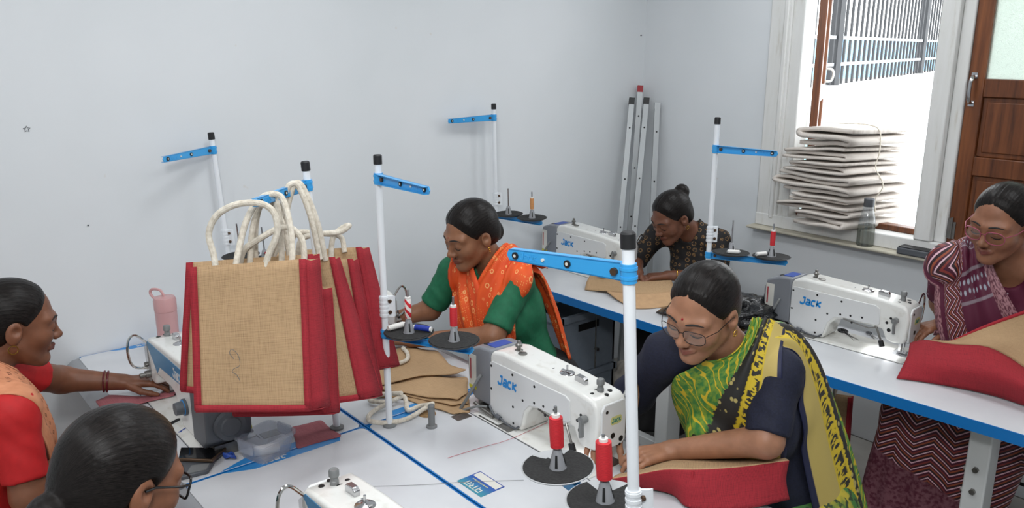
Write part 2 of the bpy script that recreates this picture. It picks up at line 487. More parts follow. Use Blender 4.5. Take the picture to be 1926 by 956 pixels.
# open leaf, swung outwards
d = empty('door_2', (-2.222, YW + 0.11, 0), math.radians(27)); d['kind'] = 'structure'; d['label'] = 'brown wooden window leaf swung open outwards'
x0, x1 = 0.0, 0.037
for y0_, y1_ in ((0.0, 0.09), (0.41, 0.49)):
    b = MB(); b.box(x0, x1, y0_, y1_, 1.06, 2.43); b.build('stile', 'brown_wood', d, bevel=0.004)
for z0, z1 in ((1.06, 1.15), (1.62, 1.70), (2.35, 2.43)):
    b = MB(); b.box(x0, x1, 0.09, 0.41, z0, z1); b.build('rail', 'old_white_wood', d, bevel=0.004)
b = MB(); b.box(x0 + 0.014, x0 + 0.02, 0.09, 0.41, 1.15, 2.35); b.build('pane', 'white_paint', d)  # glass pane coloured opaque white to stand for its bright reflection
b = MB(); b.tube(catmull([(x1, 0.45, 1.78), (x1 + 0.03, 0.45, 1.775), (x1 + 0.04, 0.45, 1.75), (x1 + 0.03, 0.45, 1.715), (x1, 0.45, 1.71)], 5), 0.006, 8); b.build('handle', 'white_paint', d)

# ------------------------------------------------------------------ outside
m = NT('terrace'); m.set(Roughness=0.7)
nz = m.noise(m.coord(), 2.2, 6, 0.6); m.col(m.ramp(nz, [(0.35, srgb(196, 206, 214)), (0.6, srgb(236, 238, 240))]))
b = MB(); b.box(-14, 6, YW + 0.2, 26, -0.25, -0.05); o = b.build('terrace_ground', 'terrace'); structure(o)
plain('parapet_white', (240, 240, 238), 0.8, var=0.06, scale=5)
plain('fence_black', (30, 31, 34), 0.5)
plain('fence_grey', (168, 172, 176), 0.4)
plain('house_blue', (142, 186, 214), 0.7, var=0.05)
plain('house_cream', (226, 224, 214), 0.7)
plain('turquoise', (170, 216, 216), 0.5)
pw = empty('parapet_wall', (0, 0, 0), label='white boundary wall outside the window below the railing', cat='wall')
A_ = Vector((-3.75, 5.4, 0)); B_ = Vector((-7.1, 18.1, 0)); dv = (B_ - A_).normalized(); nv = Vector((-dv.y, dv.x, 0))
def slab(b, a, c, th, z0, z1, off=0.0):
    vs = []
    for z in (z0, z1):
        for q in (a + nv * (off), c + nv * off, c + nv * (off + th), a + nv * (off + th)): vs.append((q.x, q.y, z))
    b.add(vs, [(0, 3, 2, 1), (4, 5, 6, 7), (0, 1, 5, 4), (1, 2, 6, 5), (2, 3, 7, 6), (3, 0, 4, 7)])
b = MB(); slab(b, A_, B_, 0.22, -0.06, 1.40); b.build('wall_body', 'parapet_white', pw)
b = MB(); slab(b, A_, B_, 0.32, 1.40, 1.50, -0.05); b.build('coping', 'parapet_white', pw)
fe = empty('railing', (0, 0, 0), label='black metal bar railing on the white boundary wall outside', cat='railing')
L_ = (B_ - A_).length
for zz in (1.70, 1.98):
    b = MB(); slab(b, A_, B_, 0.03, zz, zz + 0.035, 0.10); b.build('rail', 'fence_grey', fe)
bar = None
k = 0; s_ = 0.1
while s_ < L_:
    q = A_ + dv * s_ + nv * 0.115
    if bar is None:
        bb = MB(); bb.box(-0.012, 0.012, -0.012, 0.012, 1.5, 2.9); bar = bb.build('bar', 'fence_black', fe); o = bar
    else:
        o = bpy.data.objects.new('bar', bar.data); COL.objects.link(o); o.parent = fe
    o.location = (q.x, q.y, 0); s_ += 0.24
for s_ in (3.1, 8.2, 13.0):
    q = A_ + dv * s_ + nv * 0.115
    b = MB(); b.box(q.x - 0.05, q.x + 0.05, q.y - 0.05, q.y + 0.05, 1.5, 3.2); b.build('post', 'fence_black', fe)
ho = empty('house', (-9.5, 15, 0), label='pale blue house wall beyond the railing outside', cat='house')
b = MB(); b.box(-4, 1.0, -4.5, -4.3, -0.06, 1.30); b.box(-4, 1.0, -4.3, 6, -0.06, 1.30); b.build('wall_body', 'house_cream', ho)
b = MB(); b.box(-4, 1.06, -4.56, 6, 1.30, 2.05); b.build('blue_band', 'house_blue', ho)
b = MB(); b.box(1.05, 1.09, -3.6, -2.6, 1.5, 1.9); b.build('window', 'house_cream', ho)
tb = empty('outdoor_bench', (-3.0, 5.3, -0.05), label='pale turquoise bench outside behind the folded cloth pile', cat='bench')
b = MB(); b.box(-0.35, 0.3, -0.25, 0.25, 1.30, 1.36); b.build('top', 'turquoise', tb)
b = MB(); b.box(-0.3, 0.25, -0.2, 0.2, 0.05, 1.30); b.build('body', 'turquoise', tb)
b = MB(); b.box(-0.32, 0.27, -0.22, 0.22, 0, 0.05); b.build('foot', 'turquoise', tb)

# small marks on the left wall
wl = [o for o in COL.objects if o.name == 'wall_left'][0]
b = MB(); pts = []
for k in range(10):
    a = PI / 2 + k * PI / 5; r_ = 0.011 if k % 2 == 0 else 0.005
    pts.append((XW + 0.0012, 0.507 + r_ * math.cos(a), 1.617 + r_ * math.sin(a)))
b.tube(pts, 0.0012, 5, closed=True); b.build('star_mark', 'dark_grey', wl)
b = MB(); b.tube([(XW, 0.658, 1.255), (XW + 0.004, 0.658, 1.255)], 0.003, 8); b.build('nail_mark', 'dark_grey', wl)
b = MB(); b.tube([(XW, 3.66, 1.96), (XW + 0.006, 3.66, 1.96)], 0.004, 8); b.build('nail_mark', 'dark_grey', wl)
# ------------------------------------------------------------------ sewing tables
ZT = 0.76
TL, TW = 1.19, 0.585
JACK = [
    [(0.55, 1.0), (1.0, 1.0), (1.0, 0.25), (0.8, 0.0), (0.25, 0.0), (0.0, 0.22)],
    [(1.45, 0.78), (2.1, 0.78), (2.25, 0.62), (2.25, 0.0), (1.55, 0.0), (1.42, 0.15), (1.55, 0.38), (2.25, 0.38)],
    [(3.45, 0.78), (2.85, 0.78), (2.65, 0.6), (2.65, 0.18), (2.85, 0.0), (3.45, 0.0)],
    [(3.9, 1.0), (3.9, 0.0)], [(4.75, 0.85), (3.98, 0.42), (4.8, 0.0)],
]
def lettering(lines, slant=0.0):
    return [[(x + slant * y, y) for x, y in ln] for ln in lines]

def rrect(x0, x1, y0, y1, r, n=5):
    pts = []
    for cx, cy, a0 in ((x1 - r, y1 - r, 0), (x0 + r, y1 - r, PI / 2), (x0 + r, y0 + r, PI), (x1 - r, y0 + r, 3 * PI / 2)):
        for k in range(n + 1):
            a = a0 + PI / 2 * k / n
            pts.append((cx + r * math.cos(a), cy + r * math.sin(a)))
    return pts

# local frame: x along the table, y = 0 rear edge, y = TW operator edge, z = 0 table top
def make_table(loc, rz, label, TL=TL):
    t = empty('sewing_table', (loc[0], loc[1], 0), rz, label, 'table', 'white sewing tables with blue edges')
    z = ZT
    b = MB(); b.prism(rrect(0.003, TL - 0.003, 0.003, TW - 0.045, 0.02), z - 0.038, z, 'z'); b.build('tabletop', 'laminate', t, bevel=0.0015)
    b = MB()
    b.box(0.0, TL, -0.001, 0.003, z - 0.0395, z - 0.001); b.box(-0.001, 0.003, 0.003, TW - 0.05, z - 0.0395, z - 0.001); b.box(TL - 0.003, TL + 0.001, 0.003, TW - 0.05, z - 0.0395, z - 0.001)
    b.build('edge_band', 'blue_plastic', t)
    # sloped grey arm rest along the operator side
    prof = [(TW - 0.045, z), (TW - 0.02, z - 0.004), (TW, z - 0.02), (TW + 0.012, z - 0.045), (TW - 0.045, z - 0.045)]
    b = MB(); b.prism(prof, 0.01, TL - 0.01, 'x'); b.build('arm_rest', 'grey_lip', t, bevel=0.003)
    # printed corner strips at both ends
    for x0, sg in ((0.004, 1), (TL - 0.004, -1)):
        xs = [x0, x0 + sg * 0.032]
        poly = [(xs[0], 0.085), (xs[1], 0.10), (xs[1], 0.36), (xs[0], 0.44)]
        if sg < 0: poly = poly[::-1]
        b = MB(); b.prism(poly, z, z + 0.0006, 'z'); o = b.build('blue_strip', 'blue_print', t)
        M = Matrix.Translation((x0 + sg * 0.008, 0.34, z + 0.0006)) @ Matrix.Rotation(-PI / 2, 4, 'Z') @ Matrix.Scale(0.016, 4)
        if sg < 0: M = Matrix.Translation((x0 + sg * 0.008, 0.26, z + 0.0006)) @ Matrix.Rotation(PI / 2, 4, 'Z') @ Matrix.Scale(0.016, 4)
        bb = MB(); bb.strokes(JACK, 0.26, M, 0.02); bb.build('lettering', 'sticker_white', o)
    # legs, frame
    for lx in (0.10, min(TL - 0.10, 1.115)):
        b = MB(); b.box(lx - 0.035, lx + 0.035, 0.14, 0.24, 0.05, z - 0.04); b.build('leg', 'leg_white', t, bevel=0.006)
        b = MB(); b.box(lx - 0.03, lx + 0.03, 0.05, TW - 0.05, 0.0, 0.05); b.build('foot', 'leg_white', t, bevel=0.01)
        for zz in (0.42, 0.50):
            b = MB(); b.cyl((lx + (0.035 if lx < 0.5 else -0.035), 0.19, zz), (lx + (0.05 if lx < 0.5 else -0.05), 0.19, zz), 0.010, seg=6); b.build('bolt', 'dull_steel', t)
            b = MB(); b.cyl((lx, 0.14, zz + 0.03), (lx, 0.128, zz + 0.03), 0.010, seg=6); b.build('bolt', 'dull_steel', t)
    b = MB(); b.box(0.10, min(TL - 0.10, 1.115), 0.17, 0.21, 0.06, 0.12); b.build('crossbar', 'leg_white', t, bevel=0.004)
    b = MB(); b.box(0.30, 0.62, 0.18, 0.40, z - 0.12, z - 0.04); b.box(0.34, 0.44, 0.10, 0.18, z - 0.10, z - 0.04); b.build('control_box', 'leg_white', t, bevel=0.006)
    b = MB(); b.cyl((0.44, 0.14, z - 0.07), (0.455, 0.14, z - 0.07), 0.016); b.build('knob', 'rubber_black', t)
    b = MB(); b.cyl((0.56, 0.26, z - 0.12), (0.56, 0.26, 0.09), 0.004); b.cyl((0.545, 0.26, 0.42), (0.58, 0.26, 0.42), 0.008); b.build('treadle_rod', 'dull_steel', t)
    b = MB(); b.box(0.40, 0.72, 0.22, 0.46, 0.07, 0.09); b.build('treadle', 'leg_white', t, bevel=0.004)
    return t

YS = 1.108                    # seam between the facing rows
# far row (operators on the window side): local axes = world axes ; near row: rotated half a turn
TABLES = {}
TABLES['C'] = make_table((XW + 0.005, YS + 0.004), 0, 'sewing table against left wall where the orange scarf woman works')
TABLES['D'] = make_table((XW + 0.01 + TL, YS + 0.004), 0, 'sewing table with brown paper and sticker before the yellow sari woman')
TABLES['A'] = make_table((XW + 0.005 + TL, YS - 0.004), PI, 'sewing table against left wall under the hanging jute bags')
TABLES['B'] = make_table((XW + 0.01 + 2 * TL, YS - 0.004), PI, 'nearest sewing table by the woman in black glasses')
TABLES['E'] = make_table((XW + 0.006, 2.506), math.radians(0.6), 'rear sewing table where the girl with a hair bun works')
TABLES['F'] = make_table((-1.985, 2.535), math.radians(3.2), 'sewing table below the window before the maroon sari woman', 1.36)

# ------------------------------------------------------------------ sewing machines
# local frame: x from motor to needle head, y = 0 rear face, +y to the operator, z = 0 on the table
def make_machine():
    r = empty('sewing_machine', (0, 0, 0))
    # bed plate
    b = MB(); b.prism(rrect(-0.045, 0.475, -0.035, 0.145, 0.008), 0.0, 0.004, 'z'); b.build('bed', 'machine_white', r, bevel=0.001)
    b = MB(); b.box(-0.02, 0.10, -0.032, -0.026, 0.004, 0.0045); b.box(-0.075, -0.035, -0.10, -0.045, 0.0002, 0.0012); b.box(0.08, 0.13, -0.033, -0.001, 0.004, 0.010); b.build('hinge_plate', 'dull_steel', r)
    b = MB(); b.box(-0.06, 0.56, -0.0375, -0.0355, 0.0, 0.0008); b.box(-0.06, 0.56, 0.146, 0.148, 0.0, 0.0008); b.build('joint_line', 'dark_line', r)
    b = MB(); b.box(0.405, 0.475, 0.03, 0.10, 0.004, 0.0055); b.box(0.40, 0.402, 0.03, 0.10, 0.004, 0.006); b.build('needle_plate', 'steel', r)
    # arm casting (outline in x,z)
    out = [(0.0, 0.004), (0.0, 0.205), (0.012, 0.222), (0.06, 0.232), (0.30, 0.222), (0.40, 0.214), (0.445, 0.208), (0.462, 0.195), (0.470, 0.165), (0.468, 0.085), (0.458, 0.062), (0.412, 0.058), (0.392, 0.066), (0.375, 0.103), (0.23, 0.105), (0.195, 0.096), (0.172, 0.070), (0.160, 0.030), (0.152, 0.004)]
    b = MB(); b.prism(out, 0.0, 0.118, 'y'); b.build('arm', 'machine_white', r, bevel=0.012, segs=4)
    # rear cover panel with screws
    pan = [(0.006, 0.010), (0.006, 0.186), (0.018, 0.192), (0.345, 0.190), (0.362, 0.180), (0.366, 0.120), (0.355, 0.112), (0.225, 0.112), (0.190, 0.104), (0.166, 0.078), (0.150, 0.020), (0.140, 0.010)]
    b = MB(); b.prism(pan, -0.004, 0.002, 'y'); p = b.build('rear_panel', 'panel_white', r, bevel=0.0015)
    b = MB()
    for x, z in ((0.013, 0.176), (0.115, 0.178), (0.215, 0.174), (0.013, 0.100), (0.118, 0.075), (0.163, 0.112), (0.215, 0.122), (0.255, 0.126), (0.300, 0.130), (0.12, 0.022), (0.02, 0.022), (0.262, 0.10)):
        b.cyl((x, -0.0046, z), (x, -0.002, z), 0.0042, seg=12)
    b.build('screw', 'black_hole', p)['kind'] = 'stuff'
    M = Matrix.Translation((0.045, -0.0044, 0.130)) @ Matrix(((0.0182, 0.003, 0, 0), (0, 0, -1, 0), (0, 0.026, 0, 0), (0, 0, 0, 1)))
    b = MB(); b.strokes(JACK, 0.30, M, 0.0008); b.build('lettering', 'jack_blue', p)
    # operator side stripe + print
    b = MB(); b.prism([(0.02, 0.155), (0.02, 0.205), (0.44, 0.200), (0.452, 0.190), (0.40, 0.150), (0.36, 0.115), (0.33, 0.145)], 0.117, 0.1195, 'y'); p = b.build('front_stripe', 'stripe_blue', r)
    M = Matrix.Translation((0.19, 0.1197, 0.160)) @ Matrix(((-0.018, 0.003, 0, 0), (0, 0, 1, 0), (0, 0.026, 0, 0), (0, 0, 0, 1)))
    b = MB(); b.strokes(JACK, 0.28, M, 0.0006); b.build('lettering', 'panel_white', p)
    # face plate at the needle end
    fpl = [(0.012, 0.070), (0.010, 0.180), (0.022, 0.198), (0.096, 0.198), (0.108, 0.182), (0.106, 0.075), (0.092, 0.064), (0.028, 0.064)]
    b = MB(); b.prism(fpl, 0.466, 0.474, 'x'); p = b.build('face_plate', 'panel_white', r, bevel=0.003)
    b = MB(); b.prism(rrect(0.045, 0.088, 0.132, 0.156, 0.008), 0.474, 0.4748, 'x'); o = b.build('badge', 'badge', p)
    M = Matrix.Translation((0.4748, 0.049, 0.139)) @ Matrix(((0, 0, 1, 0), (0.0073, 0, 0, 0), (0, 0.011, 0, 0), (0, 0, 0, 1)))
    b = MB(); b.strokes(JACK, 0.26, M, 0.0005)
    b2 = b; b2.build('lettering', 'badge_green', p)
    b = MB()
    for y, z, q in ((0.030, 0.176, 0.005), (0.055, 0.100, 0.0085), (0.088, 0.082, 0.0085), (0.084, 0.066, 0.004)):
        b.cyl((0.4735, y, z), (0.4747, y, z), q, seg=14)
    b.build('screw', 'black_hole', p)['kind'] = 'stuff'
    # rear of the head: plugs and presser lifter
    b = MB()
    for x, z, q in ((0.392, 0.132, 0.0055), (0.402, 0.105, 0.0075), (0.405, 0.152, 0.005)):
        b.cyl((x, -0.001, z), (x, 0.002, z), q, seg=14)
    b.build('plug', 'black_hole', r)['kind'] = 'stuff'
    b = MB(); b.tube([(0.425, -0.002, 0.150), (0.425, -0.022, 0.150)], 0.011, 14); b.tube([(0.425, -0.018, 0.150), (0.426, -0.020, 0.128), (0.428, -0.020, 0.102)], [0.008, 0.009, 0.009], 10, squash=(1, 0.6)); b.build('presser_lever', 'knob_grey', r)
    # top fittings
    b = MB()
    for x, y, q in ((0.415, 0.030, 0.006), (0.430, 0.085, 0.007), (0.400, 0.055, 0.0095), (0.442, 0.06, 0.006), (0.385, 0.085, 0.005), (0.265, 0.030, 0.007), (0.258, 0.085, 0.006), (0.325, 0.09, 0.006), (0.235, 0.05, 0.006)):
        zz = 0.2395 - x * 0.059
        b.cyl((x, y, zz - 0.012), (x, y, zz - 0.001 + (0.0 if x < 0.35 else -0.0015)), q, seg=14)
    b.build('plug', 'black_hole', r)['kind'] = 'stuff'
    b = MB(); b.lathe([(0.010, 0), (0.010, 0.012), (0.0085, 0.014), (0.0085, 0.022), (0.0115, 0.024), (0.0115, 0.036), (0.009, 0.040), (0.004, 0.039)], (0.418, 0.060, 0.208), 16); b.build('pressure_knob', 'knob_grey', r)
    b = MB(); b.lathe([(0.012, 0), (0.013, 0.006), (0.007, 0.009), (0.007, 0.016), (0.011, 0.018), (0.011, 0.024), (0.006, 0.028), (0.006, 0.036), (0.002, 0.038)], (0.075, 0.055, 0.226), 16); b.lathe([(0.014, 0), (0.014, 0.003), (0.004, 0.006)], (0.105, 0.045, 0.230), 14); b.build('bobbin_winder', 'dull_steel', r)
    b = MB(); b.lathe([(0.024, 0), (0.022, 0.004), (0.010, 0.008), (0.006, 0.009)], (0.285, 0.06, 0.220), 18); b.cyl((0.285, 0.06, 0.226), (0.285, 0.06, 0.246), 0.003); b.box(0.268, 0.302, 0.052, 0.060, 0.227, 0.231); b.build('thread_tension', 'steel', r)
    b = MB(); b.prism([(0.33, 0.218), (0.33, 0.232), (0.338, 0.238), (0.366, 0.236), (0.372, 0.230), (0.372, 0.215)], 0.045, 0.06, 'y'); b.build('thread_guide', 'steel', r, bevel=0.002)
    # take-up guard, thread bits on the operator side of the head
    b = MB(); b.tube(catmull([(0.452, 0.118, 0.192), (0.452, 0.150, 0.225), (0.452, 0.172, 0.212), (0.452, 0.178, 0.165), (0.452, 0.165, 0.120), (0.450, 0.122, 0.105)], 6), 0.0042, 8); b.build('take_up_guard', 'chrome', r)
    b = MB(); b.tube([(0.445, 0.118, 0.085), (0.445, 0.135, 0.085)], 0.013, 14); b.tube([(0.445, 0.135, 0.085), (0.445, 0.152, 0.085)], 0.008, 14); b.tube([(0.46, 0.118, 0.115), (0.46, 0.130, 0.115)], 0.008, 10); b.build('tension_disc', 'dull_steel', r)
    b = MB(); b.prism([(0.44, 0.06), (0.466, 0.07), (0.468, 0.175), (0.45, 0.19), (0.43, 0.10)], 0.118, 0.123, 'y'); b.build('head_guard', 'head_plastic', r)
    b = MB(); b.cyl((0.44, 0.062, 0.062), (0.44, 0.062, 0.032), 0.005); b.cyl((0.44, 0.062, 0.034), (0.44, 0.062, 0.008), 0.0014); b.box(0.424, 0.432, 0.054, 0.07, 0.015, 0.062); b.box(0.418, 0.452, 0.056, 0.075, 0.008, 0.014); b.build('needle_bar', 'steel', r)
    # stitch dial on the pillar front
    b = MB(); b.tube([(0.10, 0.118, 0.09), (0.10, 0.126, 0.09)], 0.026, 20); b.tube([(0.10, 0.126, 0.09), (0.10, 0.150, 0.09)], [0.021, 0.019], 20); o = b.build('stitch_dial', 'dark_grey', r)
    b = MB(); b.tube([(0.10, 0.1255, 0.09), (0.10, 0.1275, 0.09)], 0.0245, 20); b.build('ring', 'jack_blue', o)
    # lamp on a flexible neck
    b = MB(); b.tube([(0.225, 0.003, 0.1045), (0.33, -0.006, 0.096), (0.365, -0.01, 0.108)], 0.0028, 8); b.tube([(0.355, -0.008, 0.112), (0.365, -0.012, 0.10), (0.385, -0.012, 0.055)], 0.004, 8); b.build('lamp_neck', 'dull_steel', r)
    b = MB(); b.tube([(0.381, -0.012, 0.062), (0.389, -0.012, 0.040)], [0.009, 0.010], 12); b.build('lamp_head', 'rubber_black', r)
    # motor box
    mot = [(-0.118, 0.058), (-0.122, 0.150), (-0.112, 0.196), (-0.060, 0.216), (0.0, 0.220), (0.0, 0.030), (-0.085, 0.030)]
    b = MB(); b.prism(mot, 0.004, 0.135, 'y'); m_ = b.build('motor_box', 'motor_grey', r, bevel=0.008, segs=3)
    b = MB(); b.box(-0.07, -0.045, 0.03, 0.05, 0.2145, 0.2165); b.build('button', 'rubber_black', m_)
    b = MB(); b.box(-0.112, -0.075, 0.0028, 0.0045, 0.075, 0.180); o = b.build('label', 'sticker_white', m_)
    b = MB(); b.box(-0.106, -0.100, 0.0022, 0.003, 0.095, 0.165); b.build('print', 'sticker_red', o)
    b = MB(); b.box(-0.112, -0.075, 0.0024, 0.0045, 0.064, 0.074); b.build('print', 'sticker_yellow', o)
    b = MB(); b.box(-0.05, -0.01, 0.03, 0.10, 0.2175, 0.2205); b.build('print', 'sticker_blue', o)
    b = MB(); b.tube([(-0.122, 0.07, 0.10), (-0.135, 0.07, 0.10)], [0.046, 0.042], 24); b.tube([(-0.135, 0.07, 0.10), (-0.139, 0.07, 0.10)], [0.030, 0.026], 24); b.build('hand_wheel', 'dark_grey', r)
    b = MB(); b.box(-0.10, 0.0, 0.03, 0.11, 0.0, 0.035); b.box(-0.06, 0.03, 0.0, 0.03, 0.006, 0.022); b.tube([(0.03, -0.01, 0.012), (-0.02, -0.012, 0.018), (-0.06, -0.015, 0.03)], 0.006, 8); b.build('motor_bracket', 'dull_steel', r)
    b = MB(); b.tube(catmull([(-0.045, 0.0, 0.125), (-0.048, -0.012, 0.11), (-0.075, -0.03, 0.05), (-0.10, -0.045, 0.0)], 6), 0.005, 8); b.tube(catmull([(-0.01, -0.004, 0.03), (-0.04, -0.02, 0.025), (-0.09, -0.045, 0.0)], 6), 0.004, 8); b.build('cable', 'knob_grey', r)
    b = MB(); b.tube(catmull([(0.005, -0.006, 0.04), (0.03, -0.010, 0.022), (0.06, -0.010, 0.020), (0.09, -0.010, 0.012), (0.13, -0.010, 0.010), (0.15, -0.008, 0.022)], 6), 0.0035, 8); b.cyl((0.045, -0.011, 0.022), (0.065, -0.011, 0.019), 0.007); b.build('air_hose', 'dark_grey', r)
    # rest peg and cable hole in the table behind the machine
    b = MB(); b.lathe([(0.017, 0), (0.017, 0.005), (0.0105, 0.008), (0.0105, 0.072), (0.008, 0.075), (0.003, 0.0755)], (-0.055, -0.185, 0.0), 16); b.build('rest_peg', 'knob_grey', r)
    b = MB(); b.lathe([(0.028, 0), (0.028, 0.0012), (0.0245, 0.0014)], (-0.14, -0.145, 0.0), 24); o = b.build('cable_hole', 'cork', r)
    return r

mach = make_machine()
MACH = {}
spots = [
    ('D', (-1.852, 1.448), 0, 'white sewing machine used by the woman in yellow sari'),
    ('E', (-3.060, 2.845), math.radians(0.6), 'white sewing machine used by the girl with a hair bun'),
    ('F', (-1.700, 2.890), math.radians(3.2), 'white sewing machine before the woman in maroon sari'),
    ('A', (-2.235, 0.790), PI, 'blue striped sewing machine half hidden behind the jute bags'),
    ('B', (-1.040, 0.770), PI, 'nearest sewing machine cut off at the bottom of the picture'),
    ('C', (-3.060, 1.448), 0, 'sewing machine hidden behind the bags by the left wall'),
]
for i, (k, xy, rz, lab) in enumerate(spots):
    o = mach if i == 0 else copy_tree(mach)
    o.location = (xy[0], xy[1], ZT); o.rotation_euler = (0, 0, rz)
    tag(o, lab, 'sewing machine', 'white lockstitch sewing machines')
    MACH[k] = o
# the small work lamps that are switched on
for k, e_ in (('D', 0.25), ('E', 0.35), ('F', 1.1)):
    l = bpy.data.lights.new('work_lamp', 'SPOT'); l.energy = e_ * 4; l.color = (0.96, 0.98, 1.0); l.spot_size = 1.9; l.spot_blend = 0.8; l.shadow_soft_size = 0.01
    o = bpy.data.objects.new('work_lamp', l); COL.objects.link(o)
    M_ = Matrix.Translation(MACH[k].location) @ Matrix.Rotation(MACH[k].rotation_euler.z, 4, 'Z')
    o.location = M_ @ Vector((0.386, 0.02, 0.085)); o.rotation_euler = (0, 0, 0)
# the left machine has a darker motor
for ch in list(MACH['A'].children):
    if ch.name.startswith('cable') or ch.name.startswith('rest_peg'): bpy.data.objects.remove(ch); continue
    if ch.name.startswith('motor_box'):
        ch.data = ch.data.copy(); ch.data.materials[0] = MAT['dark_grey']

# ------------------------------------------------------------------ thread stands
def make_stand(key, base, top, z_low, low_dir, up_dir, label, torn=False, zup=None, zj=None):
    """pole from base (x,y on the table) to top (x,y,z); lower arm with two discs at z_low along low_dir; upper arm along up_dir"""
    r = empty('thread_stand', (base[0], base[1], ZT), 0, label, 'thread stand', 'white thread stands with blue arms')
    B0 = Vector((0, 0, 0)); T = Vector((top[0] - base[0], top[1] - base[1], top[2] - ZT))
    ax = T.normalized()
    def at(z): return B0 + T * ((z - ZT) / T.z)
    b = MB(); b.lathe([(0.021, 0), (0.021, 0.006), (0.014, 0.010)], (0, 0, 0), 18); b.build('base_nut', 'knob_grey', r)
    b = MB(); b.tube([B0, T], 0.0102, 16); b.build('pole', 'pole_white', r)
    b = MB(); b.tube([T - ax * 0.014, T + ax * 0.010, T + ax * 0.013], [0.0125, 0.0125, 0.010], 16); b.build('cap', 'rubber_black', r)
    # sleeve joint with two bolts
    zj = zj or z_low + 0.085
    q = at(zj); d = Vector(up_dir).normalized()
    side = ax.cross(d).normalized()
    b = MB()
    b.tube([at(zj - 0.032), at(zj + 0.032)], 0.0135, 16)
    for k in range(5):
        zz = zj - 0.026 + k * 0.013; b.tube([at(zz - 0.003), at(zz + 0.003)], 0.0148, 16)
    ld = Vector(low_dir).normalized(); pd = ld.cross(Vector((0, 0, 1)))
    e = Rv.copy()
    F_ = Matrix(((e.x, pd.x, ax.x, q.x), (e.y, pd.y, ax.y, q.y), (e.z, pd.z, ax.z, q.z), (0, 0, 0, 1)))
    s = len(b.v); b.box(0.0, 0.030, -0.005, 0.005, -0.032, 0.032); b.xf(F_, s)
    sl = b.build('sleeve', 'pole_white', r)
    nrm = pd if pd.dot(Fv) < 0 else -pd
    for zz in (-0.017, 0.017):
        c = q + e * 0.021 + ax * zz
        b = MB(); b.cyl(c + nrm * 0.004, c + nrm * 0.010, 0.0055, seg=10); b.build('bolt', 'bolt_brown', sl)
    # arms: tapered channel
    def arm(name, z, dr, L, h0, h1):
        o = at(z); dr = Vector(dr); dr = (dr - Vector((0, 0, 1)) * 0).normalized()
        dr = (dr - ax * dr.dot(ax)).normalized()
        sd = dr.cross(ax).normalized()
        M = Matrix(((dr.x, sd.x, ax.x, o.x), (dr.y, sd.y, ax.y, o.y), (dr.z, sd.z, ax.z, o.z), (0, 0, 0, 1)))
        b = MB()
        b.prism([(0.008, -h0 / 2), (0.008, h0 / 2), (L, h1 / 2), (L + 0.006, 0), (L, -h1 / 2)], -0.002, 0.002, 'y')
        b.prism([(0.008, h0 / 2), (0.008, h0 / 2 - 0.002), (L, h1 / 2 - 0.002), (L, h1 / 2)], -0.002, 0.014, 'y')
        b.prism([(0.008, -h0 / 2), (0.008, -h0 / 2 + 0.002), (L, -h1 / 2 + 0.002), (L, -h1 / 2)], -0.002, 0.014, 'y')
        s2 = len(b.v)
        b.tube([(0, 0, -h0 / 2 - 0.001), (0, 0, h0 / 2 + 0.001)], 0.0135, 16)
        b.tube([(0, 0, -h0 / 4 - 0.002), (0, 0, -h0 / 4 + 0.003)], 0.015, 16); b.tube([(0, 0, h0 / 4 - 0.002), (0, 0, h0 / 4 + 0.003)], 0.015, 16)
        b.xf(M)
        o2 = b.build(name, 'blue_paint', r)
        return o2, M
    zu = zup or (top[2] - 0.055)
    ua, M = arm('upper_arm', zu, up_dir, 0.262, 0.030, 0.021)
    for x in (0.246, 0.125):
        b = MB(); b.tube([M @ Vector((x, -0.005, 0)), M @ Vector((x, 0.005, 0))], 0.0068, 14); b.build('thread_eye', 'rubber_black', ua)
    for x in (0.246, 0.125, 0.180):
        b = MB(); b.tube([M @ Vector((x, -0.0056, 0)), M @ Vector((x, 0.0056, 0))], 0.0030, 10); b.build('eye_hole', 'sticker_white', ua)
    b = MB(); b.tube([M @ Vector((0.026, -0.008, 0)), M @ Vector((0.026, 0.008, 0))], 0.0065, 10); b.build('bolt', 'bolt_brown', ua)
    LM = M @ Matrix.Translation((0.222, -0.002, -0.005)) @ Matrix(((-0.0085, 0, 0, 0), (0, 0, -1, 0), (0, 0.011, 0, 0), (0, 0, 0, 1)))
    LM2 = M @ Matrix.Translation((0.190, 0.002, -0.005)) @ Matrix(((0.0085, 0, 0, 0), (0, 0, 1, 0), (0, 0.011, 0, 0), (0, 0, 0, 1)))
    # embossed maker's name on the outward face
    dirx = (M.to_3x3() @ Vector((1, 0, 0)))
    facing = (M.to_3x3() @ Vector((0, -1, 0))).dot(Fv) < 0
    b = MB()
    if facing:
        right = dirx.dot(Rv) > 0
        LMx = M @ Matrix.Translation((0.180 + (-0.0 if right else 0.05), -0.002, -0.005)) @ Matrix(((0.0085 if right else -0.0085, 0, 0, 0), (0, 0, -1, 0), (0, 0.011, 0, 0), (0, 0, 0, 1)))
        if not right: LMx = M @ Matrix.Translation((0.236, -0.002, -0.005)) @ Matrix(((-0.0085, 0, 0, 0), (0, 0, -1, 0), (0, 0.011, 0, 0), (0, 0, 0, 1)))
    else:
        right = dirx.dot(Rv) > 0
        LMx = M @ Matrix.Translation((0.190 if right else 0.236, 0.002, -0.005)) @ Matrix(((0.0085 if right else -0.0085, 0, 0, 0), (0, 0, 1, 0), (0, 0.011, 0, 0), (0, 0, 0, 1)))
    b.strokes(JACK, 0.26, LMx, 0.0009); b.build('embossed_lettering', 'blue_paint', ua)
    la, M = arm('lower_arm', z_low, low_dir, 0.30, 0.024, 0.020)
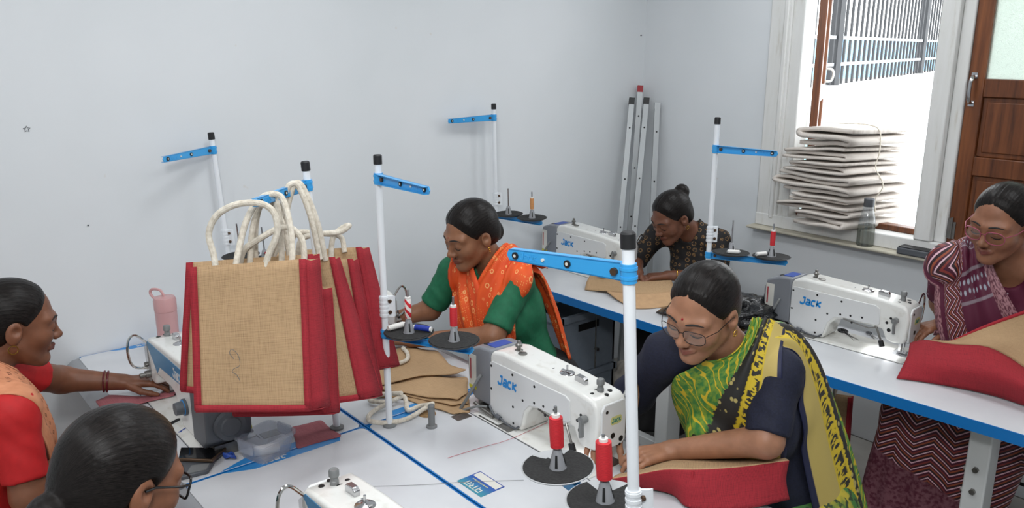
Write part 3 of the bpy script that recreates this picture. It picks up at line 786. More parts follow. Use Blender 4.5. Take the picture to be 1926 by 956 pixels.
    b = MB(); b.tube([M @ Vector((0.026, -0.007, 0)), M @ Vector((0.026, 0.007, 0))], 0.0055, 10); b.build('bolt', 'bolt_brown', la)
    discs = []
    R_ = 0.074
    for n, x in enumerate((0.088, 0.243)):
        c = M @ Vector((x, 0.004, 0.011))
        Rm = M.to_3x3()
        b = MB(); b.lathe([(0.012, 0.0), (R_ - 0.012, 0.002), (R_ - 0.002, 0.007), (R_, 0.0095), (R_ - 0.002, 0.0105), (R_ - 0.012, 0.0065), (0.012, 0.0045)], c, 36, Rm)
        dsc = b.build('spool_disc', 'disc_rim' if torn else 'disc_black', r)
        b = MB()
        # foam pad, torn at one side on the nearest stand
        seg = 48; inner = []; outer = []
        for k in range(seg):
            a = 2 * PI * k / seg; rr = R_ - 0.004
            if torn:
                da = abs(((a - (0.75 if n == 0 else 0.35)) + PI) % (2 * PI) - PI)
                if da < 0.55: rr = 0.036 + 0.008 * math.sin(k * 2.3) + 0.012 * (da / 0.55)
            inner.append(Rm @ Vector((0.011 * math.cos(a), 0.011 * math.sin(a), 0.0078)) + c)
            outer.append(Rm @ Vector((rr * math.cos(a), rr * math.sin(a), 0.0115 if rr > 0.055 else 0.0085)) + c)
        low = [p - ax * 0.0045 for p in outer]
        vs = inner + outer + low
        fs = []
        for k in range(seg):
            k2 = (k + 1) % seg
            fs += [(k, seg + k, seg + k2, k2), (seg + k, 2 * seg + k, 2 * seg + k2, seg + k2)]
        b.add(vs, fs); b.build('foam_pad', 'foam_black', dsc)
        b = MB(); b.lathe([(0.0185, 0.006), (0.017, 0.010), (0.0085, 0.046), (0.007, 0.048), (0.0035, 0.048)], c, 20, Rm); cn = b.build('spool_cone', 'cone_grey', r)
        b = MB()
        for k in range(4):
            a = PI / 4 + k * PI / 2
            o = Vector((math.cos(a), math.sin(a), 0)); p = Vector((-o.y, o.x, 0))
            def cp(rr, z, s): return c + Rm @ (o * (rr + 0.0004) + p * s + Vector((0, 0, z)))
            b.add([cp(0.0163, 0.013, -0.0028), cp(0.0163, 0.013, 0.0028), cp(0.0105, 0.038, 0.0022), cp(0.0105, 0.038, -0.0022), cp(0.013, 0.013, 0), cp(0.008, 0.038, 0)], [(0, 1, 2, 3), (0, 4, 1), (3, 2, 5)])
        b.build('slot', 'black_hole', cn)['kind'] = 'stuff'
        b = MB(); b.tube([c + Rm @ Vector((0, 0, 0.01)), c + Rm @ Vector((0, 0, 0.138))], 0.0033, 10); b.build('spindle', 'steel', r)
        discs.append((c + Vector((base[0], base[1], ZT)), Rm.copy()))
    return r, discs

STAND = {}
STAND['D'] = make_stand('D', (-1.997, 1.168), (-2.0, 1.166, 1.584), 1.062, (1, 0.42, 0), (1, -0.02, 0), 'thread stand with two red wound spools beside the jute bags')
STAND['A'] = make_stand('A', (-2.085, 1.035), (-2.115, 1.000, 1.568), 1.05, (-0.9, 0.2, 0), (0.58, -0.81, -0.02), 'thread stand carrying the hanging jute bags')
STAND['C'] = make_stand('C', (-3.165, 1.155), (-3.19, 1.122, 1.557), 1.065, (0.95, 0.25, 0), (0.5, -0.87, 0), 'thread stand at the left wall behind the jute bags')
STAND['E'] = make_stand('E', (-3.165, 2.53), (-3.17, 2.515, 1.61), 1.06, (0.95, 0.15, 0), (-0.06, -1, 0), 'thread stand at the left wall behind the orange scarf woman')
STAND['F'] = make_stand('F', (-1.915, 2.615), (-1.935, 2.650, 1.615), 1.08, (1, 0.48, 0), (1, 0.05, 0), 'thread stand under the window behind the yellow sari woman', zup=1.505)
STAND['B'] = make_stand('B', (-0.800, 0.962), (-0.845, 0.942, 1.594), 1.075, (-1, 0.16, 0), (-1, -0.13, 0.0), 'nearest thread stand with torn foam discs and red spools', torn=True, zj=1.125)

# ------------------------------------------------------------------ thread spools on the spindles
def spool(key, i, lab, mats='red_thread', h=0.062, r=0.0125, off=0.050, tubecol='spool_white'):
    c, Rm = STAND[key][1][i]
    o = empty('thread_spool', c, 0, lab, 'thread spool', 'thread spools on the stands')
    b = MB(); b.lathe([(0.0036, 0), (0.0085, 0), (0.0085, h + 0.006), (0.0036, h + 0.006)], Rm @ Vector((0, 0, off)), 16, Rm); b.build('core', tubecol, o)
    b = MB(); b.lathe([(0.0086, 0.002), (r, 0.003), (r + 0.0006, h * 0.5), (r, h - 0.001), (0.0086, h)], Rm @ Vector((0, 0, off)), 20, Rm); b.build('winding', mats, o)
    return o
spool('B', 1, 'red thread spool on the nearest stand, farther left of its pair', h=0.066, r=0.0135)
spool('B', 0, 'red thread spool on the nearest stand, beside its white pole', h=0.075, r=0.0145)
spool('D', 0, 'white spool with sparse red thread beside the blue reel', 'sparse_red_thread', h=0.060, r=0.0092)
spool('D', 1, 'red thread spool standing beside the orange scarf woman', h=0.058, r=0.0105)
spool('E', 1, 'orange thread spool on the stand by left wall', 'orange_thread', h=0.056, r=0.0095)
spool('F', 1, 'thin red thread spool on the stand below the window', h=0.058, r=0.0095)
# ------------------------------------------------------------------ loose things
def uv_grid(b_name, A, mat, parent=None, thick=0.003, uvs=(1.0, 1.0), offset=0.0):
    A = np.asarray(A, float); nv, nu = A.shape[:2]
    idx = np.arange(nu * nv).reshape(nv, nu)
    Q = np.stack([idx[:-1, :-1], idx[:-1, 1:], idx[1:, 1:], idx[1:, :-1]], -1).reshape(-1, 4)
    me = bpy.data.meshes.new(b_name)
    me.from_pydata([tuple(p) for p in A.reshape(-1, 3)], [], [tuple(int(i) for i in q) for q in Q])
    u = np.tile(np.linspace(0, uvs[0], nu), nv); v = np.repeat(np.linspace(0, uvs[1], nv), nu)
    uvl = me.uv_layers.new(name='UVMap'); uvl.data.foreach_set('uv', np.stack([u, v], 1)[Q.ravel()].astype(np.float32).ravel())
    me.materials.append(MAT[mat]); smooth_mesh(me, 0.7)
    o = bpy.data.objects.new(b_name, me); COL.objects.link(o)
    if parent: o.parent = parent
    if thick:
        s = o.modifiers.new('thickness', 'SOLIDIFY'); s.thickness = thick; s.offset = offset
    return o
def interp_rows(rows, nu, nv):
    """rows: list of polylines (same length) -> smooth grid"""
    R_ = [catmull(r, 6) for r in rows]
    cols = [catmull([r[i] for r in R_], 6) for i in range(len(R_[0]))]
    return np.array([[list(cols[j][i]) for j in range(len(cols))] for i in range(len(cols[0]))])
def bilin(c, nu, nv, bulge=0.0, wave=0.0, ph=0.0):
    tl, tr, br, bl = [np.array(p, float) for p in c]
    n = np.cross(tr - tl, bl - tl); n /= np.linalg.norm(n)
    A = np.zeros((nv, nu, 3))
    for i in range(nv):
        for j in range(nu):
            u = j / (nu - 1); v = i / (nv - 1)
            p = (tl * (1 - u) + tr * u) * (1 - v) + (bl * (1 - u) + br * u) * v
            p = p + n * (bulge * math.sin(PI * u) * (0.35 + 0.65 * v) + wave * math.sin(u * 7 + ph + 2 * v) * math.sin(v * 4 + ph))
            A[i, j] = p
    return A

# jute shopping bags hanging on the thread stand
def edge_strip(A, side, w, out):
    """flat red binding along one border of the panel grid A"""
    if side == 'l': e, i = A[:, 0], A[:, 1]
    elif side == 'r': e, i = A[:, -1], A[:, -2]
    elif side == 'b': e, i = A[-1], A[-2]
    else: e, i = A[0], A[1]
    d = i - e; d = d / np.linalg.norm(d, axis=1)[:, None]
    return np.stack([e - d * 0.003 + out, e + d * w + out], 0)
def make_bag(c, t_top, t_bot, label, handles, bulge=0.006, wave=0.005, ph=0.0, skew=(0.0, 0.0)):
    """c = four corners of the front panel (tl,tr,br,bl); thickness at top / bottom"""
    c = [np.array(p, float) for p in c]; base = (c[2] + c[3]) / 2
    root = empty('jute_bag', base, 0, label, 'bag', 'jute bags hanging on the thread stand')
    c = [p - base for p in c]
    n = np.cross(c[1] - c[0], c[3] - c[0]); n /= np.linalg.norm(n)
    if n @ np.array(Fv) < 0: n = -n              # n points away from the camera
    W = np.linalg.norm(c[1] - c[0]); H = np.linalg.norm(c[3] - c[0])
    A = bilin(c, 14, 16, -bulge * np.sign(np.cross(c[1] - c[0], c[3] - c[0]) @ n), wave, ph)
    uv_grid('front_panel', A, 'jute', root, 0.003, (W, H))
    wd = (c[1] - c[0]) / W
    cb = [c[0] + n * t_top + wd * skew[0], c[1] + n * t_top + wd * skew[0], c[2] + n * t_bot + wd * skew[1], c[3] + n * t_bot + wd * skew[1]]
    B = bilin(cb, 14, 16, bulge * np.sign(np.cross(c[1] - c[0], c[3] - c[0]) @ n), wave, ph + 1)
    uv_grid('back_panel', B, 'jute', root, 0.003, (W, H))
    for nm, a, b_ in (('gusset', A[:, 0], B[:, 0]), ('gusset', A[:, -1], B[:, -1]), ('bottom_panel', A[-1], B[-1])):
        mid = (a + b_) / 2
        ctr = A[8, 7]
        inw = (ctr - mid); inw = inw / np.linalg.norm(inw, axis=1)[:, None]
        fold = 0.006 if nm == 'gusset' else -0.004
        tt = np.linspace(0, 1, len(mid))[:, None]
        mid = mid + inw * fold * (1 - 0.8 * tt if nm == 'gusset' else 1.0)
        uv_grid(nm, np.stack([a, mid, b_], 1), 'red_jute', root, 0.003, (0.07, H))
    for s in 'lrb':
        o = uv_grid('binding', edge_strip(A, s, 0.014, -n * 0.003), 'red_jute', root, 0.004, (H, 0.02))
        o = uv_grid('binding', edge_strip(B, s, 0.014, n * 0.003), 'red_jute', root, 0.004, (H, 0.02))
    for h in handles:
        b = MB(); b.tube([Vector(p) - Vector(base) for p in catmull(h, 7)], 0.0082, 10); b.build('rope_handle', 'rope', root)
    return root
make_bag([(-1.993, 0.621, 1.363), (-1.871, 0.866, 1.368), (-1.762, 0.805, 1.007), (-1.897, 0.569, 1.027)], 0.03, 0.05, 'front jute bag with red binding and a pen-drawn loop',
         [[(-1.969, 0.674, 1.346), (-1.982, 0.676, 1.388), (-2.000, 0.675, 1.439), (-1.986, 0.695, 1.486), (-1.950, 0.733, 1.514), (-1.922, 0.783, 1.514), (-1.905, 0.809, 1.488), (-1.900, 0.810, 1.437), (-1.913, 0.789, 1.383), (-1.912, 0.778, 1.350)],
          [(-1.970, 0.725, 1.354), (-1.983, 0.741, 1.391), (-2.004, 0.772, 1.452), (-2.015, 0.809, 1.499), (-1.999, 0.837, 1.520), (-1.985, 0.867, 1.510), (-1.950, 0.868, 1.448), (-1.923, 0.858, 1.383), (-1.908, 0.846, 1.346)]], ph=0.3, skew=(0.035, 0.048))
make_bag([(-2.111, 0.650, 1.346), (-1.943, 0.920, 1.358), (-1.846, 0.859, 0.972), (-2.047, 0.582, 1.026)], 0.015, 0.03, 'second jute bag peeking out at the left behind the front one',
         [[(-2.022, 0.753, 1.338), (-2.021, 0.770, 1.379), (-2.000, 0.807, 1.408), (-1.978, 0.843, 1.430), (-1.957, 0.870, 1.435), (-1.942, 0.893, 1.406), (-1.928, 0.892, 1.363), (-1.925, 0.885, 1.336)],
          [(-2.014, 0.778, 1.336), (-2.036, 0.799, 1.414), (-2.037, 0.822, 1.476), (-2.026, 0.848, 1.507), (-2.011, 0.862, 1.496), (-1.987, 0.858, 1.414), (-1.970, 0.847, 1.333)]], ph=1.2, skew=(0.016, 0.03))
make_bag([(-2.106, 0.752, 1.284), (-1.959, 0.943, 1.259), (-1.863, 0.896, 0.933), (-2.012, 0.700, 0.932)], 0.015, 0.04, 'third jute bag with a low folded red gusset',
         [[(-2.053, 0.808, 1.285), (-2.059, 0.817, 1.408), (-2.056, 0.833, 1.479), (-2.048, 0.854, 1.506), (-2.028, 0.866, 1.476), (-2.008, 0.879, 1.408), (-1.989, 0.885, 1.285)]], ph=2.2, skew=(0.03, 0.028))
make_bag([(-2.182, 0.769, 1.314), (-2.010, 1.019, 1.320), (-1.864, 1.011, 0.943), (-2.023, 0.763, 0.920)], 0.02, 0.06, 'fourth jute bag with a long slanted red side',
         [[(-2.089, 0.851, 1.300), (-2.060, 0.877, 1.399), (-2.055, 0.906, 1.496), (-2.053, 0.922, 1.530), (-2.046, 0.944, 1.522), (-2.027, 0.965, 1.437), (-2.016, 0.979, 1.319)],
          [(-2.094, 0.861, 1.297), (-2.070, 0.896, 1.394), (-2.060, 0.922, 1.493), (-2.053, 0.939, 1.532), (-2.045, 0.958, 1.515), (-2.026, 0.983, 1.420), (-2.024, 0.999, 1.311)]], ph=0.9, skew=(0.010, 0.045))
make_bag([(-2.226, 0.877, 1.293), (-2.055, 1.099, 1.292), (-1.932, 1.082, 0.919), (-2.100, 0.857, 0.905)], 0.015, 0.03, 'fifth jute bag showing a narrow natural strip',
         [[(-2.153, 0.974, 1.273), (-2.152, 0.989, 1.347), (-2.121, 1.032, 1.364), (-2.088, 1.083, 1.370), (-2.079, 1.108, 1.387), (-2.101, 1.094, 1.376), (-2.111, 1.070, 1.349), (-2.103, 1.055, 1.285)]], ph=1.7, skew=(0.012, 0.02))
make_bag([(-2.272, 0.930, 1.298), (-2.106, 1.157, 1.309), (-1.976, 1.130, 0.971), (-2.113, 0.917, 0.931)], 0.015, 0.05, 'rearmost jute bag with wide red side at the right',
         [[(-2.229, 0.985, 1.288), (-2.230, 1.009, 1.350), (-2.185, 1.063, 1.350), (-2.143, 1.110, 1.342), (-2.125, 1.113, 1.296)]], ph=2.9, skew=(0.020, 0.052))
# blue ball-pen mark on the front bag
b = MB(); b.tube([Vector(p) for p in catmull([(-1.860, 0.660, 1.151), (-1.869, 0.654, 1.163), (-1.870, 0.657, 1.173), (-1.863, 0.664, 1.171), (-1.854, 0.670, 1.156), (-1.848, 0.668, 1.136), (-1.856, 0.656, 1.128), (-1.857, 0.652, 1.120), (-1.849, 0.659, 1.113), (-1.841, 0.663, 1.100)], 5)], 0.0007, 6)
fb = [o for o in COL.objects if o.name == 'jute_bag'][0]
o = b.build('pen_loop', 'dark_grey', fb)
o.location = -fb.location

# brown panels pile on the table
def flat_sheet(name, poly, z0, mat, th, label=None, cat=None, group=None, parent=None, warp=0.004):
    c = np.mean(np.array(poly), 0); N = 28
    P_ = catmull(poly, 4, True); n = len(P_)
    vs = [Vector((c[0], c[1], z0 + warp * 0.5))]; rings = 6
    for k in range(1, rings + 1):
        f = k / rings
        for i, p in enumerate(P_):
            vs.append(Vector((c[0] + (p[0] - c[0]) * f, c[1] + (p[1] - c[1]) * f, z0 + warp * (0.5 + 0.5 * math.sin(p[0] * 31 + p[1] * 17 + f * 2) * f))))
    fs = [(0, 1 + i, 1 + (i + 1) % n) for i in range(n)]
    for k in range(rings - 1):
        for i in range(n):
            fs.append((1 + k * n + i, 1 + (k + 1) * n + i, 1 + (k + 1) * n + (i + 1) % n, 1 + k * n + (i + 1) % n))
    me = bpy.data.meshes.new(name); base = Vector((c[0], c[1], z0))
    me.from_pydata([v - base for v in vs], [], fs); me.materials.append(MAT[mat])
    uvl = me.uv_layers.new(name='UVMap')
    for lp in me.loops: v = me.vertices[lp.vertex_index].co; uvl.data[lp.index].uv = (v.x, v.y)
    smooth_mesh(me, 0.7)
    o = bpy.data.objects.new(name, me); o.location = base; COL.objects.link(o)
    s = o.modifiers.new('thickness', 'SOLIDIFY'); s.thickness = th; s.offset = 1
    if parent: o.parent = parent
    return tag(o, label, cat, group)
def sharp(poly, n=3):
    out = []
    for i in range(len(poly)):
        a = np.array(poly[i]); b = np.array(poly[(i + 1) % len(poly)])
        for k in range(n): out.append(tuple(a + (b - a) * k / n))
    return out
for i, (pl, z, lab) in enumerate([
    ([(-2.216, 1.234, 0.770), (-2.243, 1.442, 0.770), (-2.140, 1.566, 0.770), (-1.916, 1.417, 0.770), (-1.932, 1.361, 0.770), (-2.007, 1.338, 0.770), (-2.127, 1.303, 0.770)], 0.7635, 'lowest brown jute panel in the pile beside the grey motor'),
    ([(-2.244, 1.255, 0.770), (-2.251, 1.447, 0.770), (-2.122, 1.557, 0.770), (-1.957, 1.443, 0.770), (-1.972, 1.386, 0.770), (-2.068, 1.347, 0.770), (-2.171, 1.289, 0.770)], 0.770, 'second brown jute panel from the bottom of the pile'),
    ([(-2.255, 1.261, 0.780), (-2.239, 1.439, 0.780), (-2.098, 1.535, 0.780), (-2.002, 1.470, 0.780), (-1.982, 1.416, 0.780), (-2.031, 1.377, 0.780), (-2.172, 1.286, 0.780)], 0.779, 'third brown jute panel with a bent front corner'),
    ([(-2.341, 1.308, 0.790), (-2.475, 1.493, 0.790), (-2.458, 1.549, 0.790), (-2.366, 1.599, 0.790), (-2.229, 1.558, 0.790), (-2.151, 1.575, 0.790), (-2.146, 1.529, 0.790), (-2.203, 1.416, 0.790), (-2.224, 1.312, 0.790), (-2.231, 1.248, 0.790)], 0.788, 'topmost brown jute panel of the pile under the disc')]):
    flat_sheet('jute_sheet', sharp(pl), z, 'jute_plain', 0.003, lab, 'jute sheet', 'brown jute panels in a pile', warp=0.005)
b = MB(); b.tube(catmull([(-2.332, 1.357, 0.800), (-2.328, 1.409, 0.800), (-2.343, 1.454, 0.800), (-2.396, 1.488, 0.800), (-2.448, 1.502, 0.800)], 7), 0.0075, 10)
tag(b.build('rope_handle', 'rope'), 'short bent rope handle on the topmost brown panel', 'rope')
b = MB(); b.tube(catmull([(-2.103, 1.279, 0.800), (-2.184, 1.256, 0.775), (-2.179, 1.209, 0.775), (-2.159, 1.201, 0.775), (-2.117, 1.236, 0.776), (-2.108, 1.286, 0.785), (-2.085, 1.284, 0.775), (-2.032, 1.258, 0.772), (-2.034, 1.305, 0.772), (-2.001, 1.313, 0.785), (-1.998, 1.330, 0.785), (-2.003, 1.304, 0.776), (-1.983, 1.222, 0.772), (-1.998, 1.164, 0.772), (-2.039, 1.126, 0.772), (-2.078, 1.143, 0.772), (-2.104, 1.193, 0.773), (-2.091, 1.230, 0.785)], 7), 0.0075, 10)
tag(b.build('rope_handle', 'rope'), 'cream rope handle coiled around the thread stand foot', 'rope')
# faded red piece, table sticker
flat_sheet('red_jute_piece', sharp([(-2.171, 0.925, 0.762), (-2.159, 1.019, 0.762), (-2.027, 1.017, 0.762), (-2.041, 0.885, 0.762)]), 0.762, 'red_jute_faded', 0.002, 'faded red jute scrap beside the plastic box', 'cloth scrap', warp=0.003)
m = NT('sticker_grad'); m.set(Roughness=0.35)
g = m.n('ShaderNodeSeparateXYZ'); m.l(m.coord('Generated'), g.inputs[0]); m.col(m.ramp(g.outputs[1], [(0.1, srgb(60, 140, 160)), (0.6, srgb(40, 84, 168)), (1, srgb(36, 66, 150))]))
st = empty('table_sticker', (-1.545, 1.174, ZT), 0, 'blue printed sticker on the table before the nearest discs', 'sticker')
b = MB(); b.box(-0.053, 0.053, -0.040, 0.040, 0.0002, 0.0010); o = b.build('sheet', 'sticker_grad', st)
b = MB(); b.box(-0.049, 0.049, 0.012, 0.037, 0.0010, 0.0013); b.build('white_field', 'sticker_white', o)
def stick(x, y): return Matrix.Translation((x, y, 0.0010)) @ Matrix.Rotation(PI, 4, 'Z')
dev = [[(0, 1), (0.9, 1)], [(0.75, 1), (0.75, 0)], [(0.1, 0.75), (0.1, 0.35), (0.75, 0.35)], [(1.0, 1), (1.5, 1)], [(1.3, 1), (1.3, 0)], [(1.6, 1.0), (2.3, 1.0)], [(2.0, 1.0), (2.15, 0.7), (1.75, 0.55), (2.2, 0.1)], [(2.4, 1), (3.2, 1)], [(3.05, 1), (3.05, 0)], [(3.05, 0.6), (2.6, 0.6), (2.5, 0.25), (2.75, 0.1)]]
b = MB(); b.strokes(dev, 0.17, stick(0.032, -0.012) @ Matrix.Scale(0.0205, 4), 0.02); b.build('lettering', 'sticker_white', o)
b = MB()
for k in range(9):
    b.strokes([[(0, 0), (0.005, 0)]], 0.004, stick(0.03 - k * 0.0075, -0.0015 + 0.003), 0.0003)
b.build('small_print', 'badge', o)['kind'] = 'stuff'

# plastic box with lid rim, spool inside
ca = np.array((-2.101, 0.725, 0.820)); cb_ = np.array((-1.981, 0.762, 0.820)); cc_ = np.array((-2.042, 0.883, 0.820)); cen = (ca + cc_) / 2
ex = cb_ - ca; ey = cc_ - cb_
bxr = empty('plastic_box', (cen[0], cen[1], ZT), math.atan2(ex[1], ex[0]), 'clear plastic lunch box holding a white thread spool', 'box')
lx = np.linalg.norm(ex) / 2; ly = np.linalg.norm(ey) / 2
def rloop(sx, sy, z, r=0.018): return [(x, y, z) for x, y in rrect(-sx, sx, -sy, sy, r, 4)]
loops = [rloop(lx - 0.014, ly - 0.014, 0.001), rloop(lx - 0.003, ly - 0.003, 0.056), rloop(lx, ly, 0.056), rloop(lx, ly, 0.064), rloop(lx - 0.006, ly - 0.006, 0.064), rloop(lx - 0.006, ly - 0.006, 0.056), rloop(lx - 0.0165, ly - 0.0165, 0.003)]
b = MB(); n = len(loops[0]); vs = [p for l in loops for p in l]
fs = [(k * n + i, k * n + (i + 1) % n, (k + 1) * n + (i + 1) % n, (k + 1) * n + i) for k in range(len(loops) - 1) for i in range(n)]
fs += [tuple(range(n))[::-1], tuple((len(loops) - 1) * n + i for i in range(n))]
b.add(vs, fs); b.build('tub', 'clear_plastic', bxr)
for sx in (-1, 1):
    b = MB(); b.prism(rrect(-0.03, 0.03, 0.030, 0.066, 0.006), sx * (ly + 0.001), sx * (ly + 0.004), 'y'); b.build('clip', 'clear_plastic', bxr)
b = MB(); M_ = Matrix.Translation((cen[0] + 0.012, cen[1] - 0.005, ZT + 0.018)) @ Matrix.Rotation(0.9, 4, 'Z') @ Matrix.Rotation(PI / 2, 4, 'Y')
spl = empty('thread_spool', (cen[0] + 0.012, cen[1] - 0.005, ZT + 0.0035), 0, 'fat white thread spool lying inside the plastic box', 'thread spool')
b.lathe([(0.004, -0.035), (0.0135, -0.035), (0.0145, -0.03), (0.0145, 0.03), (0.0135, 0.035), (0.004, 0.035)], (0, 0, 0.0155), 18, (Matrix.Rotation(1.3, 3, 'Z') @ Matrix.Rotation(PI / 2, 3, 'Y'))); b.build('winding', 'spool_white', spl)
b = MB(); b.lathe([(0.0035, -0.038), (0.006, -0.038), (0.006, 0.038), (0.0035, 0.038)], (0, 0, 0.0155), 14, (Matrix.Rotation(1.3, 3, 'Z') @ Matrix.Rotation(PI / 2, 3, 'Y'))); b.build('core', 'panel_white', spl)

# phone on the machine's control pad
pad = empty('control_pad', (-2.107, 0.624, 0.760), 0, 'grey machine control pad on the table beside the phone', 'control panel')
pb = Vector((-2.107, 0.624, 0.760))
def rel(p, z): return (p[0] - pb.x, p[1] - pb.y)
b = MB(); b.prism([rel(p, 0) for p in ((-2.073, 0.563, 0.760), (-2.062, 0.633, 0.760), (-2.108, 0.669, 0.760), (-2.147, 0.670, 0.760), (-2.185, 0.596, 0.760))], 0.0, 0.012, 'z'); b.build('case', 'dark_grey', pad, bevel=0.003)
b = MB(); b.prism([rel(p, 0) for p in ((-2.079, 0.580, 0.772), (-2.067, 0.630, 0.772), (-2.096, 0.650, 0.772), (-2.116, 0.607, 0.772))], 0.012, 0.0128, 'z'); b.build('button_field', 'knob_grey', pad)
ph = empty('phone', (-2.162, 0.657, 0.775), 0, 'black mobile phone lying on the grey control pad', 'phone'); pb = Vector((-2.162, 0.657, 0.775))
b = MB(); b.prism([rel(p, 0) for p in ((-2.157, 0.586, 0.785), (-2.088, 0.655, 0.785), (-2.135, 0.713, 0.785), (-2.219, 0.613, 0.785))], 0.0, 0.009, 'z'); b.build('case', 'bolt_brown', ph, bevel=0.002)
m = NT('phone_glass'); m.set(Roughness=0.06); m.col(srgb(14, 14, 16))
b = MB(); b.prism([rel(p, 0) for p in ((-2.159, 0.588, 0.785), (-2.096, 0.655, 0.785), (-2.135, 0.709, 0.785), (-2.215, 0.613, 0.785))], 0.009, 0.0096, 'z'); b.build('screen', 'phone_glass', ph)
# small clutter next to the left machine
b = MB(); p0 = Vector((-2.107, 0.709, 0.765))
for k in range(5): b.tube(catmull([(0.018 * math.cos(a + k), 0.012 * math.sin(a * 1.3 + k), 0.006 + 0.005 * math.sin(a * 2 + k)) for a in np.linspace(0, 6, 9)], 4), 0.0022, 6)
tag(b.build('thread_scrap', 'sticker_blue', loc=p0), 'tangle of blue thread lying beside the plastic box', 'thread')
for pl, mt, lab, cat in (([(-2.418, 0.661, 0.762), (-2.437, 0.701, 0.762), (-2.412, 0.709, 0.762), (-2.387, 0.665, 0.762)], 'sticker_white', 'white printed paper slip near the left stitch dial', 'paper slip'),
                         ([(-2.360, 0.647, 0.762), (-2.390, 0.695, 0.762), (-2.367, 0.700, 0.762), (-2.339, 0.657, 0.762)], 'sticker_blue', 'blue printed paper slip near the left stitch dial', 'paper slip')):
    flat_sheet('paper_slip', sharp(pl), 0.761, mt, 0.001, lab, cat, warp=0.004)
b = MB(); b.tube([(-2.427, 0.644, 0.766), (-2.443, 0.676, 0.766), (-2.447, 0.682, 0.766)], [0.005, 0.005, 0.002], 10); tag(b.build('marker_pen', 'rubber_black'), 'black marker pen beside the white paper slip', 'pen')
# pink bottle near the wall
m = NT('pink_plastic'); m.set(Roughness=0.25, Transmission_Weight=0.35); m.col(srgb(226, 178, 178))
bt = empty('drink_bottle', (-3.02, 0.835, ZT), 0, 'pink water bottle with loop by the left wall', 'bottle')
b = MB(); b.lathe([(0.034, 0), (0.036, 0.004), (0.038, 0.10), (0.039, 0.18), (0.039, 0.185)], (0, 0, 0), 24); b.build('body', 'pink_plastic', bt)
b = MB(); b.lathe([(0.040, 0.186), (0.040, 0.225), (0.036, 0.236), (0.003, 0.240)], (0, 0, 0), 24); b.build('cap', 'pink_plastic', bt)
b = MB(); b.tube(catmull([(-0.03, -0.025, 0.225), (-0.045, -0.035, 0.245), (-0.04, -0.03, 0.262), (-0.01, -0.01, 0.262), (0.0, 0.0, 0.238)], 5), 0.005, 8); b.build('loop', 'pink_plastic', bt)
# reels lying on the discs of the stand next to the bags
c_, _ = STAND['D'][1][0]
for dx, dy, an, mt, lab in ((0.028, 0.030, 0.5, 'blue_thread', 'blue thread reel lying on the disc beside the bags'), (-0.036, -0.020, 1.6, 'spool_white', 'white cardboard reel lying on the disc beside the bags')):
    e = empty('thread_reel', (c_.x + dx, c_.y + dy, c_.z + 0.012), an, lab, 'thread reel')
    b = MB(); b.tube([(-0.024, 0, 0.0095), (0.024, 0, 0.0095)], 0.0085, 14); b.build('winding', mt, e)
    b = MB(); b.tube([(-0.029, 0, 0.0095), (-0.024, 0, 0.0095)], 0.007, 12); b.build('end', 'spool_white', e)
    b = MB(); b.tube([(0.024, 0, 0.0095), (0.029, 0, 0.0095)], 0.007, 12); b.build('end', 'spool_white', e)
for i, (dx, dy, an, lab) in enumerate(((0.026, -0.020, 0.7, 'white reel on the left disc below the window'), (-0.024, -0.034, 1.2, 'white reel on the right disc below the window'))):
    c_, _ = STAND['F'][1][i]
    e = empty('thread_reel', (c_.x + dx, c_.y + dy, c_.z + 0.012), an, lab, 'thread reel')
    b = MB(); b.tube([(-0.022, 0, 0.008), (0.022, 0, 0.008)], 0.0078, 14); b.build('winding', 'spool_white', e)
    b = MB(); b.tube([(-0.026, 0, 0.008), (0.026, 0, 0.008)], 0.004, 10); b.build('core', 'disc_rim', e)

# work pieces under the needles
def work(name, rows, mat, lab, uvs, th=0.004, parent=None, cat='bag piece'):
    A = interp_rows(rows, 0, 0); base = A.reshape(-1, 3).mean(0) * 1.0; base[2] = A[..., 2].min()
    o = uv_grid(name, A - base, mat, parent, th, uvs)
    if parent is None: o.location = base; tag(o, lab, cat)
    else: o.location = Vector(base) - parent.location
    return o
# centre woman: red bag
rb = empty('unfinished_bag', (-1.167, 1.650, 0.770), 0, 'red jute bag being stitched by the woman in yellow sari', 'bag'); rb.location.z = ZT
work('side_panel', [[(-1.293, 1.411, 0.800), (-1.240, 1.454, 0.820), (-1.190, 1.497, 0.840), (-1.121, 1.538, 0.855), (-1.055, 1.624, 0.860), (-0.988, 1.742, 0.865)],
                    [(-1.279, 1.426, 0.790), (-1.237, 1.462, 0.800), (-1.182, 1.501, 0.810), (-1.109, 1.515, 0.815), (-1.035, 1.623, 0.820), (-0.981, 1.724, 0.820)],
                    [(-1.276, 1.455, 0.770), (-1.239, 1.486, 0.770), (-1.176, 1.518, 0.768), (-1.104, 1.503, 0.768), (-1.020, 1.597, 0.768), (-0.969, 1.728, 0.768)]], 'red_jute', None, (0.45, 0.12), parent=rb)
work('front_panel', [[(-1.293, 1.411, 0.800), (-1.240, 1.454, 0.820), (-1.190, 1.497, 0.840), (-1.121, 1.538, 0.855), (-1.055, 1.624, 0.860), (-0.988, 1.742, 0.865)],
                     [(-1.307, 1.456, 0.790), (-1.274, 1.503, 0.800), (-1.230, 1.557, 0.820), (-1.163, 1.594, 0.835), (-1.090, 1.677, 0.840), (-1.030, 1.779, 0.845)],
                     [(-1.307, 1.510, 0.775), (-1.299, 1.565, 0.775), (-1.285, 1.650, 0.780), (-1.235, 1.691, 0.790), (-1.159, 1.754, 0.800), (-1.107, 1.854, 0.800)]], 'jute', None, (0.45, 0.12), parent=rb)
